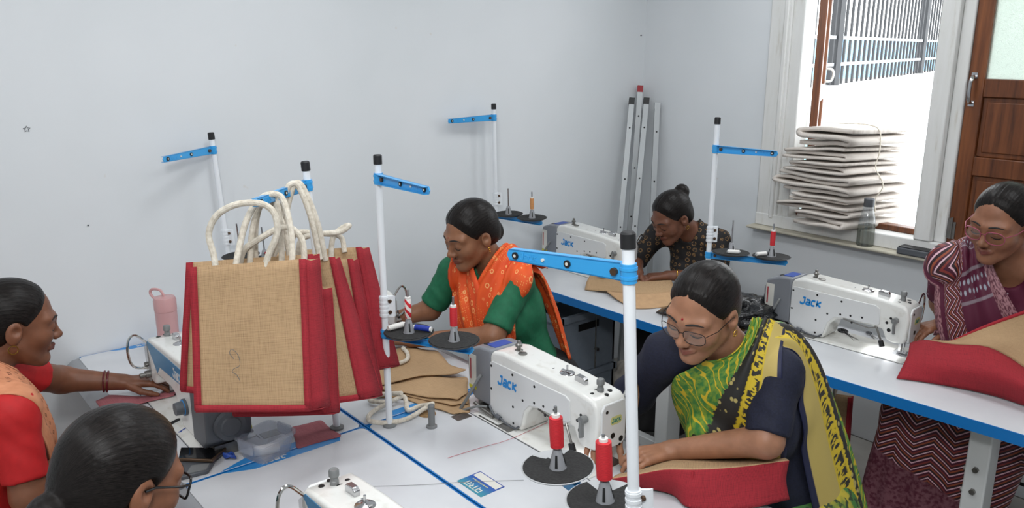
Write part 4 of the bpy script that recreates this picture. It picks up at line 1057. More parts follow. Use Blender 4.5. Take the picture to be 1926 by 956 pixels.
b = MB(); b.tube([Vector(p) - rb.location for p in catmull([(-1.123, 1.525, 0.856), (-1.121, 1.521, 0.830), (-1.122, 1.520, 0.800), (-1.107, 1.501, 0.772)], 4)], 0.003, 8); b.build('seam', 'red_jute', rb)
# right woman: red and natural bag
rf = empty('unfinished_bag', (-1.052, 2.936, 0.770), 0, 'red and natural jute bag before the woman in maroon sari', 'bag'); rf.location.z = ZT
top_ = [(-1.202, 2.880, 0.849), (-1.154, 2.885, 0.873), (-1.062, 2.880, 0.885), (-0.961, 2.880, 0.907), (-0.894, 2.880, 0.896), (-0.830, 2.870, 0.874), (-0.720, 2.850, 0.836)]
work('side_panel', [top_, [(-1.173, 2.800, 0.824), (-1.097, 2.790, 0.830), (-1.002, 2.790, 0.840), (-0.912, 2.790, 0.854), (-0.848, 2.790, 0.852), (-0.789, 2.780, 0.845), (-0.690, 2.780, 0.825)],
                    [(-1.168, 2.724, 0.765), (-1.089, 2.769, 0.765), (-0.983, 2.809, 0.766), (-0.905, 2.827, 0.766), (-0.849, 2.828, 0.766), (-0.792, 2.821, 0.766), (-0.686, 2.820, 0.766)]], 'red_jute', None, (0.5, 0.16), parent=rf)
work('front_panel', [[(-1.111, 2.940, 0.857), (-1.069, 2.940, 0.889), (-1.014, 2.940, 0.936), (-0.960, 2.940, 0.980), (-0.915, 2.940, 1.012), (-0.864, 2.940, 1.048), (-0.773, 2.940, 1.110)],
                     [(-1.150, 2.900, 0.863), (-1.062, 2.900, 0.890), (-0.980, 2.900, 0.926), (-0.915, 2.900, 0.942), (-0.867, 2.900, 0.943), (-0.827, 2.900, 0.936), (-0.733, 2.900, 0.918)], top_], 'jute_plain', None, (0.5, 0.2), parent=rf)
b = MB(); b.tube([Vector(p) - rf.location for p in catmull([(-1.110, 2.938, 0.855), (-1.068, 2.938, 0.887), (-1.013, 2.938, 0.935), (-0.959, 2.938, 0.978), (-0.914, 2.938, 1.011), (-0.863, 2.938, 1.047), (-0.773, 2.938, 1.109)], 4)], 0.006, 8); b.build('binding', 'red_jute', rf)
# girl: natural bag
rg = empty('unfinished_bag', (-2.390, 2.710, 0.770), 0, 'natural jute bag being stitched by the girl with a bun', 'bag'); rg.location.z = ZT
work('top_panel', [[(-2.733, 2.784, 0.800), (-2.736, 2.874, 0.800), (-2.645, 2.875, 0.800), (-2.495, 2.863, 0.800), (-2.405, 3.000, 0.800)],
                   [(-2.676, 2.697, 0.785), (-2.600, 2.733, 0.790), (-2.509, 2.747, 0.800), (-2.392, 2.766, 0.805), (-2.303, 2.899, 0.805)],
                   [(-2.633, 2.641, 0.765), (-2.527, 2.677, 0.775), (-2.415, 2.683, 0.790), (-2.325, 2.727, 0.800), (-2.263, 2.866, 0.800)]], 'jute_plain', None, (0.3, 0.2), parent=rg)
work('side_panel', [[(-2.525, 2.675, 0.776), (-2.413, 2.680, 0.791), (-2.323, 2.724, 0.801), (-2.261, 2.864, 0.801)], [(-2.420, 2.635, 0.770), (-2.343, 2.641, 0.775), (-2.276, 2.697, 0.780), (-2.225, 2.833, 0.780)], [(-2.362, 2.627, 0.763), (-2.294, 2.612, 0.763), (-2.240, 2.678, 0.763), (-2.193, 2.806, 0.763)]], 'kraft', None, (0.3, 0.1), parent=rg)
# left woman: red strip piece
flat_sheet('red_jute_piece', sharp([(-2.747, 0.512, 0.775), (-2.769, 0.558, 0.775), (-2.700, 0.634, 0.775), (-2.661, 0.742, 0.775), (-2.629, 0.720, 0.775), (-2.642, 0.606, 0.775), (-2.666, 0.509, 0.775)]), 0.768, 'red_jute_faded', 0.003, 'pink red jute strip under the left woman hand', 'cloth strip', warp=0.003)

# scissors
def scissors(p, ang, mat, lab, k=1.0, opened=0.16):
    e = empty('scissors', p, ang, lab, 'scissors')
    for sg in (-1, 1):
        M_ = Matrix.Rotation(sg * opened, 4, 'Z')
        b = MB(); b.prism([(0, -0.004 * k), (0.07 * k, -0.001), (0.07 * k, 0.001), (0, 0.004 * k)], 0.001 + 0.0015 * (sg + 1), 0.0025 + 0.0015 * (sg + 1), 'z'); b.xf(M_); b.build('blade', 'dull_steel', e)
        pts = [(-0.005, 0, 0.004), (-0.03 * k, 0.004 * sg, 0.005)] + [(-0.055 * k + 0.022 * k * math.cos(a), 0.014 * k * sg + 0.013 * k * math.sin(a) * sg, 0.005) for a in np.linspace(-0.6, 5.2, 14)]
        b = MB(); b.tube([M_ @ Vector(q) for q in pts], 0.004 * k, 8); b.build('handle', mat, e)
    b = MB(); b.cyl((0, 0, 0), (0, 0, 0.007), 0.004, seg=10); b.build('pivot', 'steel', e)
scissors((-2.708, 2.818, 0.805), 2.6, 'rubber_black', 'black handled scissors on the natural bag by the rear machine', 1.15)
scissors((-1.500, 3.013, 0.762), -0.6, 'rubber_black', 'black and red scissors under the arm of the right machine', 0.9)
scissors((-1.437, 3.080, 0.762), -0.7, 'dark_grey', 'small thread clippers nearest the needle of the right machine', 0.55)

# black polythene bag
def lumpy(name, c, r, seed, mat, amp=0.25, nu=40, nv=24, zmin=None, freq=3.0, parent=None):
    r_ = np.random.default_rng(seed); ph = r_.uniform(0, 6.28, (8, 3)); fr = r_.normal(0, freq, (8, 3)) 
    b = MB(); b.sphere((0, 0, 0), 1.0, nu, nv)
    V = np.array(b.v); k = np.zeros(len(V))
    for i in range(8): k += np.abs(np.sin(V @ fr[i] + ph[i, 0])) / (1.5 + 0.4 * i)
    k = (k - k.mean()) * amp
    V = V * (1 + k)[:, None] * np.array(r)
    if zmin is not None: V[:, 2] = np.maximum(V[:, 2], zmin - c[2])
    b.v = [tuple(p) for p in V]
    return b.build(name, mat, parent, loc=c, angle=None)
m = NT('polythene_black'); m.set(Roughness=0.16); nz = m.noise(m.coord(), 30, 4); m.col(srgb(18, 18, 20)); m.bump(nz, 0.9, 0.012)
pbg = empty('plastic_bag', (-1.93, 2.80, ZT), 0, 'crumpled black polythene bag between the two rear machines', 'plastic bag')
lumpy('bag_body', (0.04, 0.02, 0.05), (0.15, 0.14, 0.065), 5, 'polythene_black', 0.35, zmin=0.001, freq=4, parent=pbg)
b = MB(); A = interp_rows([[(-0.26, -0.16, 0.004), (-0.18, -0.17, 0.02), (-0.08, -0.12, 0.03)], [(-0.27, -0.08, 0.012), (-0.18, -0.07, 0.045), (-0.08, -0.02, 0.05)], [(-0.24, 0.0, 0.004), (-0.16, 0.02, 0.03), (-0.08, 0.06, 0.03)]], 0, 0)
uv_grid('bag_flap', A, 'polythene_black', pbg, 0.003)

# folded cloth bundles in the window: folds show towards the room, extruded through the opening
def bundle(xa, xb, z0, h, dep, seed, lab, layers=4):
    r_ = np.random.default_rng(seed)
    e = empty('cloth_bundle', ((xa + xb) / 2, 3.56, z0), 0, lab, 'folded cloth', 'folded grey cloth bundles in the window')
    hw = (xb - xa) / 2; lay = h / layers; pts = []
    for k in range(layers):
        z = lay * (k + 0.5); sg = 1 if k % 2 == 0 else -1
        il = r_.uniform(0.0, 0.10); ir = r_.uniform(0.0, 0.02)
        a, c = (-hw + il, hw - ir) if sg > 0 else (hw - ir, -hw + il)
        bow = r_.uniform(-0.25, 0.25) * lay
        pts += [(a + sg * lay * 0.4, z - lay * 0.1), (a + (c - a) * 0.3, z + bow), (a + (c - a) * 0.7, z - bow * 0.6), (c - sg * lay * 0.4, z + lay * 0.05)]
        if k < layers - 1: pts.append((c + sg * lay * 0.15, z + lay * 0.5))
    prof = catmull([(p[0], p[1], 0) for p in pts], 5)
    ny = 9; A = np.zeros((ny, len(prof), 3))
    for i in range(ny):
        t = i / (ny - 1)
        for j, p in enumerate(prof):
            A[i, j] = (p.x * (1 - 0.06 * t) + 0.10 * t + 0.012 * math.sin(j * 0.21 + seed) * (1 - t), t * dep + 0.020 * math.sin(j * 0.13 + seed * 1.7) * (1 - t), max(p.y * (1 - 0.08 * t) + 0.005 * math.sin(3 * t + p.x * 14 + seed) * p.y / h, 0.32 * lay))
    uv_grid('folded_sheet', A, 'grey_cloth', e, 0.62 * lay, (1.0, dep))
    return e
zz = 1.052
specs = [(-2.17, -1.84, 0.052, 0.34, 'lowest folded grey cloth bundle on the window sill', 2), (-2.20, -1.83, 0.060, 0.36, 'second folded cloth bundle from the sill', 3), (-2.19, -1.86, 0.036, 0.38, 'thin folded cloth bundle below the wide middle one', 2),
         (-2.265, -1.84, 0.095, 0.42, 'wide folded cloth bundle bulging left in the middle of the pile', 4), (-2.225, -1.87, 0.058, 0.38, 'folded cloth bundle just above the wide middle one', 3), (-2.215, -1.88, 0.062, 0.40, 'second folded cloth bundle from the top of the pile', 3), (-2.19, -1.86, 0.090, 0.42, 'topmost pale folded cloth bundle tied with string', 3)]
for i, (xa, xb, h_, dp, lab, nl) in enumerate(specs):
    bundle(xa, xb, zz, h_, dp, 20 + i, lab, nl); zz += h_ + 0.004
b = MB(); b.tube(catmull([(-2.06, 3.66, zz + 0.006), (-1.98, 3.70, zz + 0.008), (-1.88, 3.74, zz + 0.006), (-1.825, 3.75, zz - 0.02), (-1.815, 3.75, zz - 0.12), (-1.820, 3.74, zz - 0.19), (-1.775, 3.74, zz - 0.27), (-1.80, 3.73, zz - 0.34), (-1.79, 3.73, zz - 0.42)], 6), 0.003, 8)
tag(b.build('string', 'rope'), 'white string tied around the folded cloth pile', 'string')
# bottle on the ledge
wb = empty('water_bottle', (-1.79, YW - 0.046, 0.985), 0, 'clear water bottle with grey cap on the window ledge', 'bottle')
b = MB(); b.lathe([(0.037, 0.100), (0.036, 0.125), (0.030, 0.150), (0.024, 0.172), (0.022, 0.188)], (0, 0, 0), 28); b.build('glass', 'bottle_glass', wb)
b = MB(); b.lathe([(0.034, 0), (0.038, 0.004), (0.038, 0.100)], (0, 0, 0), 28); b.build('filled_base', 'bottle_water', wb)
b = MB(); b.lathe([(0.0225, 0.186), (0.0235, 0.188), (0.0235, 0.222), (0.021, 0.225), (0.002, 0.225)], (0, 0, 0), 28); b.build('cap', 'dark_grey', wb)
e = empty('router_box', (-1.50, YW - 0.05, 0.985), 0, 'flat dark grey box on the window ledge behind the woman', 'box')
b = MB(); b.box(-0.12, 0.10, -0.04, 0.04, 0, 0.032); b.build('case', 'dark_grey', e, bevel=0.006)
b = MB(); b.box(-0.115, 0.095, -0.036, 0.036, 0.032, 0.036); b.build('lid', 'rubber_black', e, bevel=0.003)

# grey tubes leaning in the corner
plain('tube_grey', (166, 170, 172), 0.35, 0.3)
for i, (t, bt_, lab, capm) in enumerate((((-3.19, 3.545, 1.603), (-3.02, 3.22, 0.01), 'leftmost grey metal tube leaning in the room corner', 'rubber_black'),
                                   ((-3.17, 3.648, 1.600), (-2.98, 3.30, 0.01), 'middle front grey metal tube leaning in the room corner', 'rubber_black'),
                                   ((-3.105, 3.67, 1.575), (-2.93, 3.46, 0.01), 'rightmost grey metal tube leaning in the room corner', 'tube_grey'),
                                   ((-3.205, 3.63, 1.67), (-3.10, 3.42, 0.01), 'tallest tube with red cap leaning in the room corner', 'bindi_red'))):
    e = empty('metal_tube', bt_, 0, lab, 'metal tube', 'grey metal tubes in the corner')
    T = Vector(t) - Vector(bt_); w = 0.021
    b = MB(); b.tube([(0, 0, 0), T], w, 4); b.build('shaft', 'tube_grey', e)
    b = MB(); d_ = T.normalized(); b.tube([T - d_ * 0.03, T + d_ * 0.008], w + 0.002, 4); b.build('cap', capm, e)
    for f in (0.25, 0.55, 0.72, 0.9):
        b = MB(); q = T * f; sd = Vector((0.75, -0.62, 0.1)); b.tube([q + sd * (w * 0.6), q + sd * (w * 0.85)], 0.005, 8); b.build('hole', 'black_hole', e)
# crates, sack and floor bag under the rear tables
plain('crate_grey', (120, 130, 142), 0.5, var=0.05)
for i, lab in enumerate(('lower grey plastic crate behind the orange scarf woman', 'upper grey plastic crate behind the orange scarf woman')):
    e = empty('plastic_crate', (-2.95, 2.72, 0.315 * i + 0.001), 0.0, lab, 'crate', 'grey plastic crates under the rear table')
    W_, D_, H_ = 0.27, 0.19, 0.31
    b = MB(); b.box(-W_, W_, -D_, D_, 0, 0.012); b.build('base', 'crate_grey', e)
    for nm, bx in (('wall_panel', (-W_, W_, -D_, -D_ + 0.012)), ('wall_panel', (-W_, W_, D_ - 0.012, D_)), ('wall_panel', (-W_, -W_ + 0.012, -D_, D_)), ('wall_panel', (W_ - 0.012, W_, -D_, D_))):
        b = MB(); b.box(*bx, 0.012, H_ - 0.02); b.build(nm, 'crate_grey', e)
    b = MB(); b.box(-W_ - 0.012, W_ + 0.012, -D_ - 0.012, -D_ + 0.012, H_ - 0.03, H_); b.box(-W_ - 0.012, W_ + 0.012, D_ - 0.012, D_ + 0.012, H_ - 0.03, H_); b.box(-W_ - 0.012, -W_ + 0.012, -D_, D_, H_ - 0.03, H_); b.box(W_ - 0.012, W_ + 0.012, -D_, D_, H_ - 0.03, H_); b.build('rim', 'crate_grey', e)
    for x in (-W_ - 0.006, -0.09, 0.09, W_ + 0.006):
        b = MB(); b.box(x - 0.012, x + 0.012, -D_ - 0.010, -D_ + 0.002, 0.0, H_ - 0.03); b.build('rib', 'crate_grey', e)
    b = MB(); b.box(W_ - 0.001, W_ + 0.003, -0.07, 0.07, H_ - 0.09, H_ - 0.055); b.build('hand_hole', 'black_hole', e)
    b = MB(); b.box(-0.06, 0.06, -D_ - 0.004, -D_ + 0.001, H_ - 0.10, H_ - 0.06); b.build('hand_hole', 'black_hole', e)
weave('sack', srgb(150, 142, 130), srgb(196, 188, 176), bump=0.2)
e = empty('sack', (-2.76, 3.14, 0.0), 0, 'pale folded cloth sack on the floor under the rear table', 'sack')
lumpy('body', (0, 0, 0.10), (0.15, 0.15, 0.13), 3, 'sack', 0.30, zmin=0.002, freq=2.6, parent=e)
lumpy('fold', (0.02, -0.08, 0.07), (0.14, 0.10, 0.08), 9, 'sack', 0.30, zmin=0.002, freq=2.6, parent=e)
fbg = make_bag([(-1.80, 3.12, 0.40), (-1.55, 3.20, 0.42), (-1.52, 3.16, 0.015), (-1.84, 3.06, 0.015)], 0.02, 0.06, 'jute bag with red binding standing on the floor', [[(-1.74, 3.15, 0.40), (-1.74, 3.16, 0.48), (-1.68, 3.18, 0.53), (-1.62, 3.19, 0.48), (-1.62, 3.18, 0.41)]], ph=0.5)
fbg['group'] = 'jute bags on the floor'
# dark fabric roll at the right edge
plain('roll_dark', (46, 48, 54), 0.9, var=0.2, scale=90, bump=0.3)
e = empty('fabric_roll', (-0.68, 2.92, 0.0), 0, 'dark charcoal fabric roll standing behind the right table leg', 'fabric roll')
b = MB(); b.lathe([(0.010, 0), (0.062, 0), (0.064, 0.01), (0.064, 0.66), (0.060, 0.668), (0.018, 0.668), (0.018, 0.6)], (0, 0, 0.001), 28); b.build('roll', 'roll_dark', e)
b = MB(); b.lathe([(0.014, 0.55), (0.018, 0.55), (0.018, 0.68), (0.014, 0.68)], (0, 0, 0.001), 18); b.build('core', 'kraft', e)

# stools and one chair
def stool(xy, lab, back=None, rz=0.0):
    e = empty('stool' if back is None else 'chair', (xy[0], xy[1], 0), rz, lab, 'stool' if back is None else 'chair', 'seats at the sewing tables')
    b = MB(); b.prism(rrect(-0.17, 0.17, -0.17, 0.17, 0.04), 0.375, 0.40, 'z'); b.build('seat', 'rubber_black', e, bevel=0.006)
    for sx in (-1, 1):
        for sy in (-1, 1):
            b = MB(); b.tube([(sx * 0.14, sy * 0.14, 0.375), (sx * 0.17, sy * 0.17, 0.0)], 0.013, 10); b.build('leg', 'rubber_black', e)
    b = MB()
    b.tube([(-0.16, -0.16, 0.15), (0.16, -0.16, 0.15), (0.16, 0.16, 0.15), (-0.16, 0.16, 0.15)], 0.008, 8, closed=True); b.build('stretcher', 'rubber_black', e)
    if back:
        for sx in (-1, 1):
            b = MB(); b.tube([(sx * 0.17, 0.17, 0.42), (sx * 0.18, 0.21, 0.60), (sx * 0.18, 0.24, 0.80)], 0.012, 10); b.build('back_post', 'rubber_black', e)
        b = MB(); b.prism(rrect(-0.19, 0.19, 0.62, 0.80, 0.03), 0.205, 0.235, 'y'); b.build('backrest', 'rubber_black', e, bevel=0.006)

# loose threads
plain('red_cloth_thread', (186, 60, 70), 0.6)
for pts, lab in (([(-1.714, 1.186, 0.762), (-1.701, 1.296, 0.763), (-1.686, 1.394, 0.764), (-1.693, 1.572, 0.768)], 'thin red thread lying across the white table'),
                 ([(-1.717, 0.944, 0.762), (-1.634, 1.057, 0.762), (-1.589, 1.129, 0.762), (-1.485, 1.274, 0.762)], 'thin grey thread lying across the table sticker')):
    b = MB(); b.tube(catmull(pts, 5), 0.0006, 5); tag(b.build('loose_thread', 'red_cloth_thread' if 'red' in lab else 'knob_grey'), lab, 'thread')
# ------------------------------------------------------------------ distance-field modelling for people
def V3(*a): return np.array(a, float)
def nrm(v): v = np.asarray(v, float); return v / np.linalg.norm(v)
def smin(a, b, k):
    h = np.maximum(k - np.abs(a - b), 0.0) / k
    return np.minimum(a, b) - h * h * k * 0.25
def smax(a, b, k): return -smin(-a, -b, k)
def ell(P, c, r):
    q = P - np.asarray(c, float); r = np.asarray(r, float)
    k0 = np.linalg.norm(q / r, axis=1); k1 = np.linalg.norm(q / (r * r), axis=1)
    return k0 * (k0 - 1.0) / np.maximum(k1, 1e-9)
def sph(P, c, r): return np.linalg.norm(P - np.asarray(c, float), axis=1) - r
def cap(P, a, b, ra, rb):
    a = np.asarray(a, float); b = np.asarray(b, float); d = b - a
    t = np.clip(((P - a) @ d) / max(d @ d, 1e-12), 0, 1)
    return np.linalg.norm(P - a - t[:, None] * d, axis=1) - (ra + (rb - ra) * t)

def surface_nets(fn, lo, hi, vox):
    lo = np.asarray(lo, float); hi = np.asarray(hi, float)
    n = np.ceil((hi - lo) / vox).astype(int) + 1
    n = ((n + 3) // 4) * 4 + 1
    cs = [lo[i] + vox * np.arange(0, n[i] + 3, 4) for i in range(3)]
    G = np.stack(np.meshgrid(*cs, indexing='ij'), -1)
    dc = fn(G.reshape(-1, 3)).reshape(G.shape[:3])
    idx = [np.minimum((np.arange(n[i]) + 2) // 4, len(cs[i]) - 1) for i in range(3)]
    D = dc[np.ix_(*idx)].copy()
    mask = np.abs(D) < 7.0 * vox
    I = np.argwhere(mask)
    if len(I) == 0: return np.zeros((0, 3)), np.zeros((0, 4), int)
    D[mask] = fn(lo + I * vox)
    ins = D < 0
    c = np.zeros(np.array(D.shape) - 1, int)
    for dx in (0, 1):
        for dy in (0, 1):
            for dz in (0, 1):
                c += ins[dx:D.shape[0] - 1 + dx, dy:D.shape[1] - 1 + dy, dz:D.shape[2] - 1 + dz]
    act = (c > 0) & (c < 8)
    A = np.argwhere(act)
    vid = -np.ones(act.shape, int); vid[act] = np.arange(len(A))
    acc = np.zeros((len(A), 3)); cnt = np.zeros(len(A))
    offs = [(0, 0, 0), (1, 0, 0), (0, 1, 0), (1, 1, 0), (0, 0, 1), (1, 0, 1), (0, 1, 1), (1, 1, 1)]
    val = [D[A[:, 0] + o[0], A[:, 1] + o[1], A[:, 2] + o[2]] for o in offs]
    for i in range(8):
        for ax in range(3):
            if offs[i][ax]: continue
            o2 = list(offs[i]); o2[ax] = 1; j = offs.index(tuple(o2))
            a = val[i]; b = val[j]; s = (a < 0) != (b < 0)
            t = np.where(s, a / np.where(s, a - b, 1), 0)
            p = np.array(offs[i], float) + np.zeros((len(A), 3)); p[:, ax] += t
            acc[s] += p[s]; cnt[s] += 1
    V = lo + (A + acc / np.maximum(cnt, 1)[:, None]) * vox
    Q = []
    for ax in range(3):
        sl0 = [slice(None)] * 3; sl1 = [slice(None)] * 3
        sl0[ax] = slice(0, -1); sl1[ax] = slice(1, None)
        a = ins[tuple(sl0)]; b = ins[tuple(sl1)]
        E_ = np.argwhere(a != b)
        u, w = (ax + 1) % 3, (ax + 2) % 3
        ok = (E_[:, u] > 0) & (E_[:, w] > 0) & (E_[:, u] < D.shape[u] - 1) & (E_[:, w] < D.shape[w] - 1)
        E_ = E_[ok]
        fl = a[E_[:, 0], E_[:, 1], E_[:, 2]]
        def cell(du, dw):
            k = E_.copy(); k[:, u] -= du; k[:, w] -= dw
            return vid[k[:, 0], k[:, 1], k[:, 2]]
        q = np.stack([cell(1, 1), cell(0, 1), cell(0, 0), cell(1, 0)], 1)
        q[~fl] = q[~fl][:, ::-1]
        Q.append(q)
    Q = np.concatenate(Q); Q = Q[(Q >= 0).all(1)]
    return V, Q

def np_object(name, V, Q, mats, parent=None, attrs=None, angle=None):
    me = bpy.data.meshes.new(name)
    me.vertices.add(len(V)); me.vertices.foreach_set('co', np.ascontiguousarray(V, dtype=np.float32).ravel())
    me.loops.add(Q.size); me.loops.foreach_set('vertex_index', np.ascontiguousarray(Q, dtype=np.int32).ravel())
    me.polygons.add(len(Q)); me.polygons.foreach_set('loop_start', np.arange(0, Q.size, Q.shape[1], dtype=np.int32))
    me.update(calc_edges=True)
    for k, a in (attrs or {}).items():
        at = me.attributes.new(k, 'FLOAT', 'POINT'); at.data.foreach_set('value', np.ascontiguousarray(a, dtype=np.float32))
    if not isinstance(mats, (list, tuple)): mats = [mats]
    for m in mats: me.materials.append(MAT[m])
    smooth_mesh(me, angle)
    o = bpy.data.objects.new(name, me); COL.objects.link(o)
    if parent: o.parent = parent
    return o

def extract(fn, boxes):
    """boxes: list of (lo,hi,vox); later boxes are finer and own their region"""
    VV = []; QQ = []; base = 0
    for i, (lo, hi, vox) in enumerate(boxes):
        V, Q = surface_nets(fn, lo, hi, vox)
        if len(Q) == 0: continue
        cen = V[Q].mean(1)
        keep = np.ones(len(Q), bool)
        for (l2, h2, v2) in boxes[i + 1:]:
            l2 = np.asarray(l2) + vox * 0.55; h2 = np.asarray(h2) - vox * 0.55
            keep &= ~((cen > l2) & (cen < h2)).all(1)
        Q = Q[keep]
        used = np.unique(Q); mp = -np.ones(len(V), int); mp[used] = np.arange(len(used))
        VV.append(V[used]); QQ.append(mp[Q] + base); base += len(used)
    return np.concatenate(VV), np.concatenate(QQ)

def head_sdf(p, ch=1.0):
    q = p.copy(); q[:, 0] = np.abs(q[:, 0])
    d = ell(q, (0, -0.012, 0.030), (0.073, 0.093, 0.085))
    d = smin(d, ell(q, (0, 0.030, -0.030), (0.055 * ch, 0.056, 0.080)), 0.03)
    d = smin(d, cap(q, (0.047 * ch, 0.0, -0.050), (0.012, 0.064, -0.096), 0.019, 0.017), 0.028)
    d = smin(d, sph(q, (0, 0.073, -0.095), 0.0165), 0.02)
    d = smin(d, sph(q, (0.036 * ch, 0.056, -0.024), 0.027), 0.028)
    d = smin(d, cap(q, (0.008, 0.0845, 0.022), (0.048, 0.066, 0.024), 0.0085, 0.0085), 0.022)
    d = smax(d, -sph(q, (0.031, 0.1035, 0.001), 0.0160), 0.014)
    d = smin(d, sph(q, (0.031, 0.0715, 0.002), 0.0168), 0.004)
    d = smin(d, cap(q, (0, 0.082, 0.014), (0, 0.1025, -0.026), 0.0066, 0.0088), 0.014)
    d = smin(d, sph(q, (0, 0.1045, -0.029), 0.0090), 0.010)
    d = smin(d, sph(q, (0.0108, 0.0960, -0.033), 0.0078), 0.008)
    d = smax(d, -sph(q, (0.0062, 0.1010, -0.0405), 0.0032), 0.003)
    d = smin(d, cap(q, (0.0, 0.0940, -0.0570), (0.0205, 0.0820, -0.0600), 0.0056, 0.003), 0.008)
    d = smin(d, cap(q, (0, 0.0920, -0.0675), (0.0175, 0.0815, -0.0652), 0.0064, 0.003), 0.008)
    d = smax(d, -cap(q, (0, 0.1030, -0.0622), (0.023, 0.0885, -0.0622), 0.0022, 0.002), 0.003)
    d = smax(d, -sph(q, (0, 0.105, -0.0475), 0.005), 0.006)
    e = ell(q, (0.0755, -0.012, -0.008), (0.010, 0.019, 0.032))
    e = smax(e, -sph(q, (0.0885, -0.006, -0.002), 0.0125), 0.006)
    d = smin(d, e, 0.006)
    return d

_ph = rng.uniform(0, 6.28, 24)
def strand_noise(t, y):
    return (np.sin(t * 38 + _ph[0] + 2 * np.sin(y * 18)) + 0.8 * np.sin(t * 71 + _ph[1] + 1.5 * np.sin(y * 25 + 1)) + 0.6 * np.sin(t * 127 + _ph[2])) / 2.4

class Head:
    def __init__(s, c, fwd, roll=0.0, scale=1.0, cheek=1.0):
        s.c = V3(*c); f = nrm(fwd); r = nrm(np.cross(f, (0, 0, 1))); u = np.cross(r, f)
        cr, sr = math.cos(roll), math.sin(roll)
        r2 = r * cr + u * sr; u2 = -r * sr + u * cr
        s.M = np.stack([r2, f, u2], 1); s.k = scale; s.cheek = cheek
    def loc(s, P): return ((P - s.c) @ s.M) / s.k
    def wld(s, p): return s.c + (np.asarray(p, float) * s.k) @ s.M.T
    def sdf(s, P): return head_sdf(s.loc(P), s.cheek) * s.k
    def surf(s, x, z, y0=0.16):
        """front surface point(s) at local (x,z)"""
        x = np.atleast_1d(x).astype(float); z = np.atleast_1d(z).astype(float)
        y = np.full(len(x), y0)
        for _ in range(60):
            p = np.stack([x, y, z], 1); dd = head_sdf(p, s.cheek); y = y - np.maximum(dd, 0) * 0.7
        return np.stack([x, y, z], 1)
    def hair_sdf(s, P, style):
        p = s.loc(P); x, y, z = p[:, 0], p[:, 1], p[:, 2]
        vol = style.get('vol', 0.0)
        d = ell(p, (0, -0.016, 0.032), (0.0790 + vol, 0.0980 + vol, 0.0885 + vol))
        d = smin(d, ell(p, (0, -0.045, -0.022), (0.066 + vol, 0.060 + vol, 0.062)), 0.03)
        # hairline
        hl = style.get('line', 0.0)
        g = 0.62 * y - 0.55 * z - (0.0020 + hl + 2.9 * x * x) + 0.0004 * np.sin(x * 900) + 0.0005 * np.sin(x * 370 + z * 90)
        sc = np.clip(-g / 0.032, 0, 1)
        d = d + 0.0095 * (1 - sc) ** 1.6
        d = smax(d, np.minimum(g, 0.02) * 1.2, 0.004)
        low = style.get('nape', -0.062)
        d = smax(d, low - z, 0.01)
        q = p.copy(); q[:, 0] = np.abs(q[:, 0])
        if not style.get('cover_ear'):
            d = smax(d, -ell(q, (0.082, -0.004, -0.016), (0.030, 0.024, 0.036)), 0.008)
        part = style.get('part', 0.0)
        if style.get('parting', True):
            d = d + 0.0022 * np.exp(-((x - part) / 0.0026) ** 2) * np.clip((y + 0.04) / 0.05, 0, 1) * (z > 0.02) * np.clip(-g / 0.02, 0, 1)
        for (c, r) in style.get('lumps', []): d = smin(d, ell(p, c, r), 0.012)
        for (a, b, ra, rb) in style.get('locks', []): d = smin(d, cap(p, a, b, ra, rb), 0.012)
        t = np.arctan2(x, z + 0.03)
        d = d + 0.0006 * strand_noise(t * 2.2, y)
        return d * s.k

def push_out(Pts, fn, off, iters=4, only_out=True):
    P = Pts.copy(); e = 0.004
    for _ in range(iters):
        d = fn(P)
        g = np.stack([fn(P + np.array(v) * e) - d for v in np.eye(3)], 1)
        g /= np.maximum(np.linalg.norm(g, axis=1)[:, None], 1e-9)
        m = np.maximum(off - d, 0) if only_out else (off - d)
        P = P + g * m[:, None]
    return P

def grid_interp(ctrl, nu, nv):
    C_ = np.asarray(ctrl, float)   # rows(v) x cols(u) x 3
    def cr(A, n):
        m = A.shape[0]
        t = np.linspace(0, m - 1, n); i = np.minimum(t.astype(int), m - 2); f = (t - i).reshape((-1,) + (1,) * (A.ndim - 1))
        Ap = np.concatenate([2 * A[:1] - A[1:2], A, 2 * A[-1:] - A[-2:-1]])
        p0, p1, p2, p3 = Ap[i], Ap[i + 1], Ap[i + 2], Ap[i + 3]
        return 0.5 * (2 * p1 + (p2 - p0) * f + (2 * p0 - 5 * p1 + 4 * p2 - p3) * f ** 2 + (3 * p1 - p0 - 3 * p2 + p3) * f ** 3)
    A = cr(C_, nv)
    A = np.swapaxes(cr(np.swapaxes(A, 0, 1), nu), 0, 1)
    return A                          # nv x nu x 3

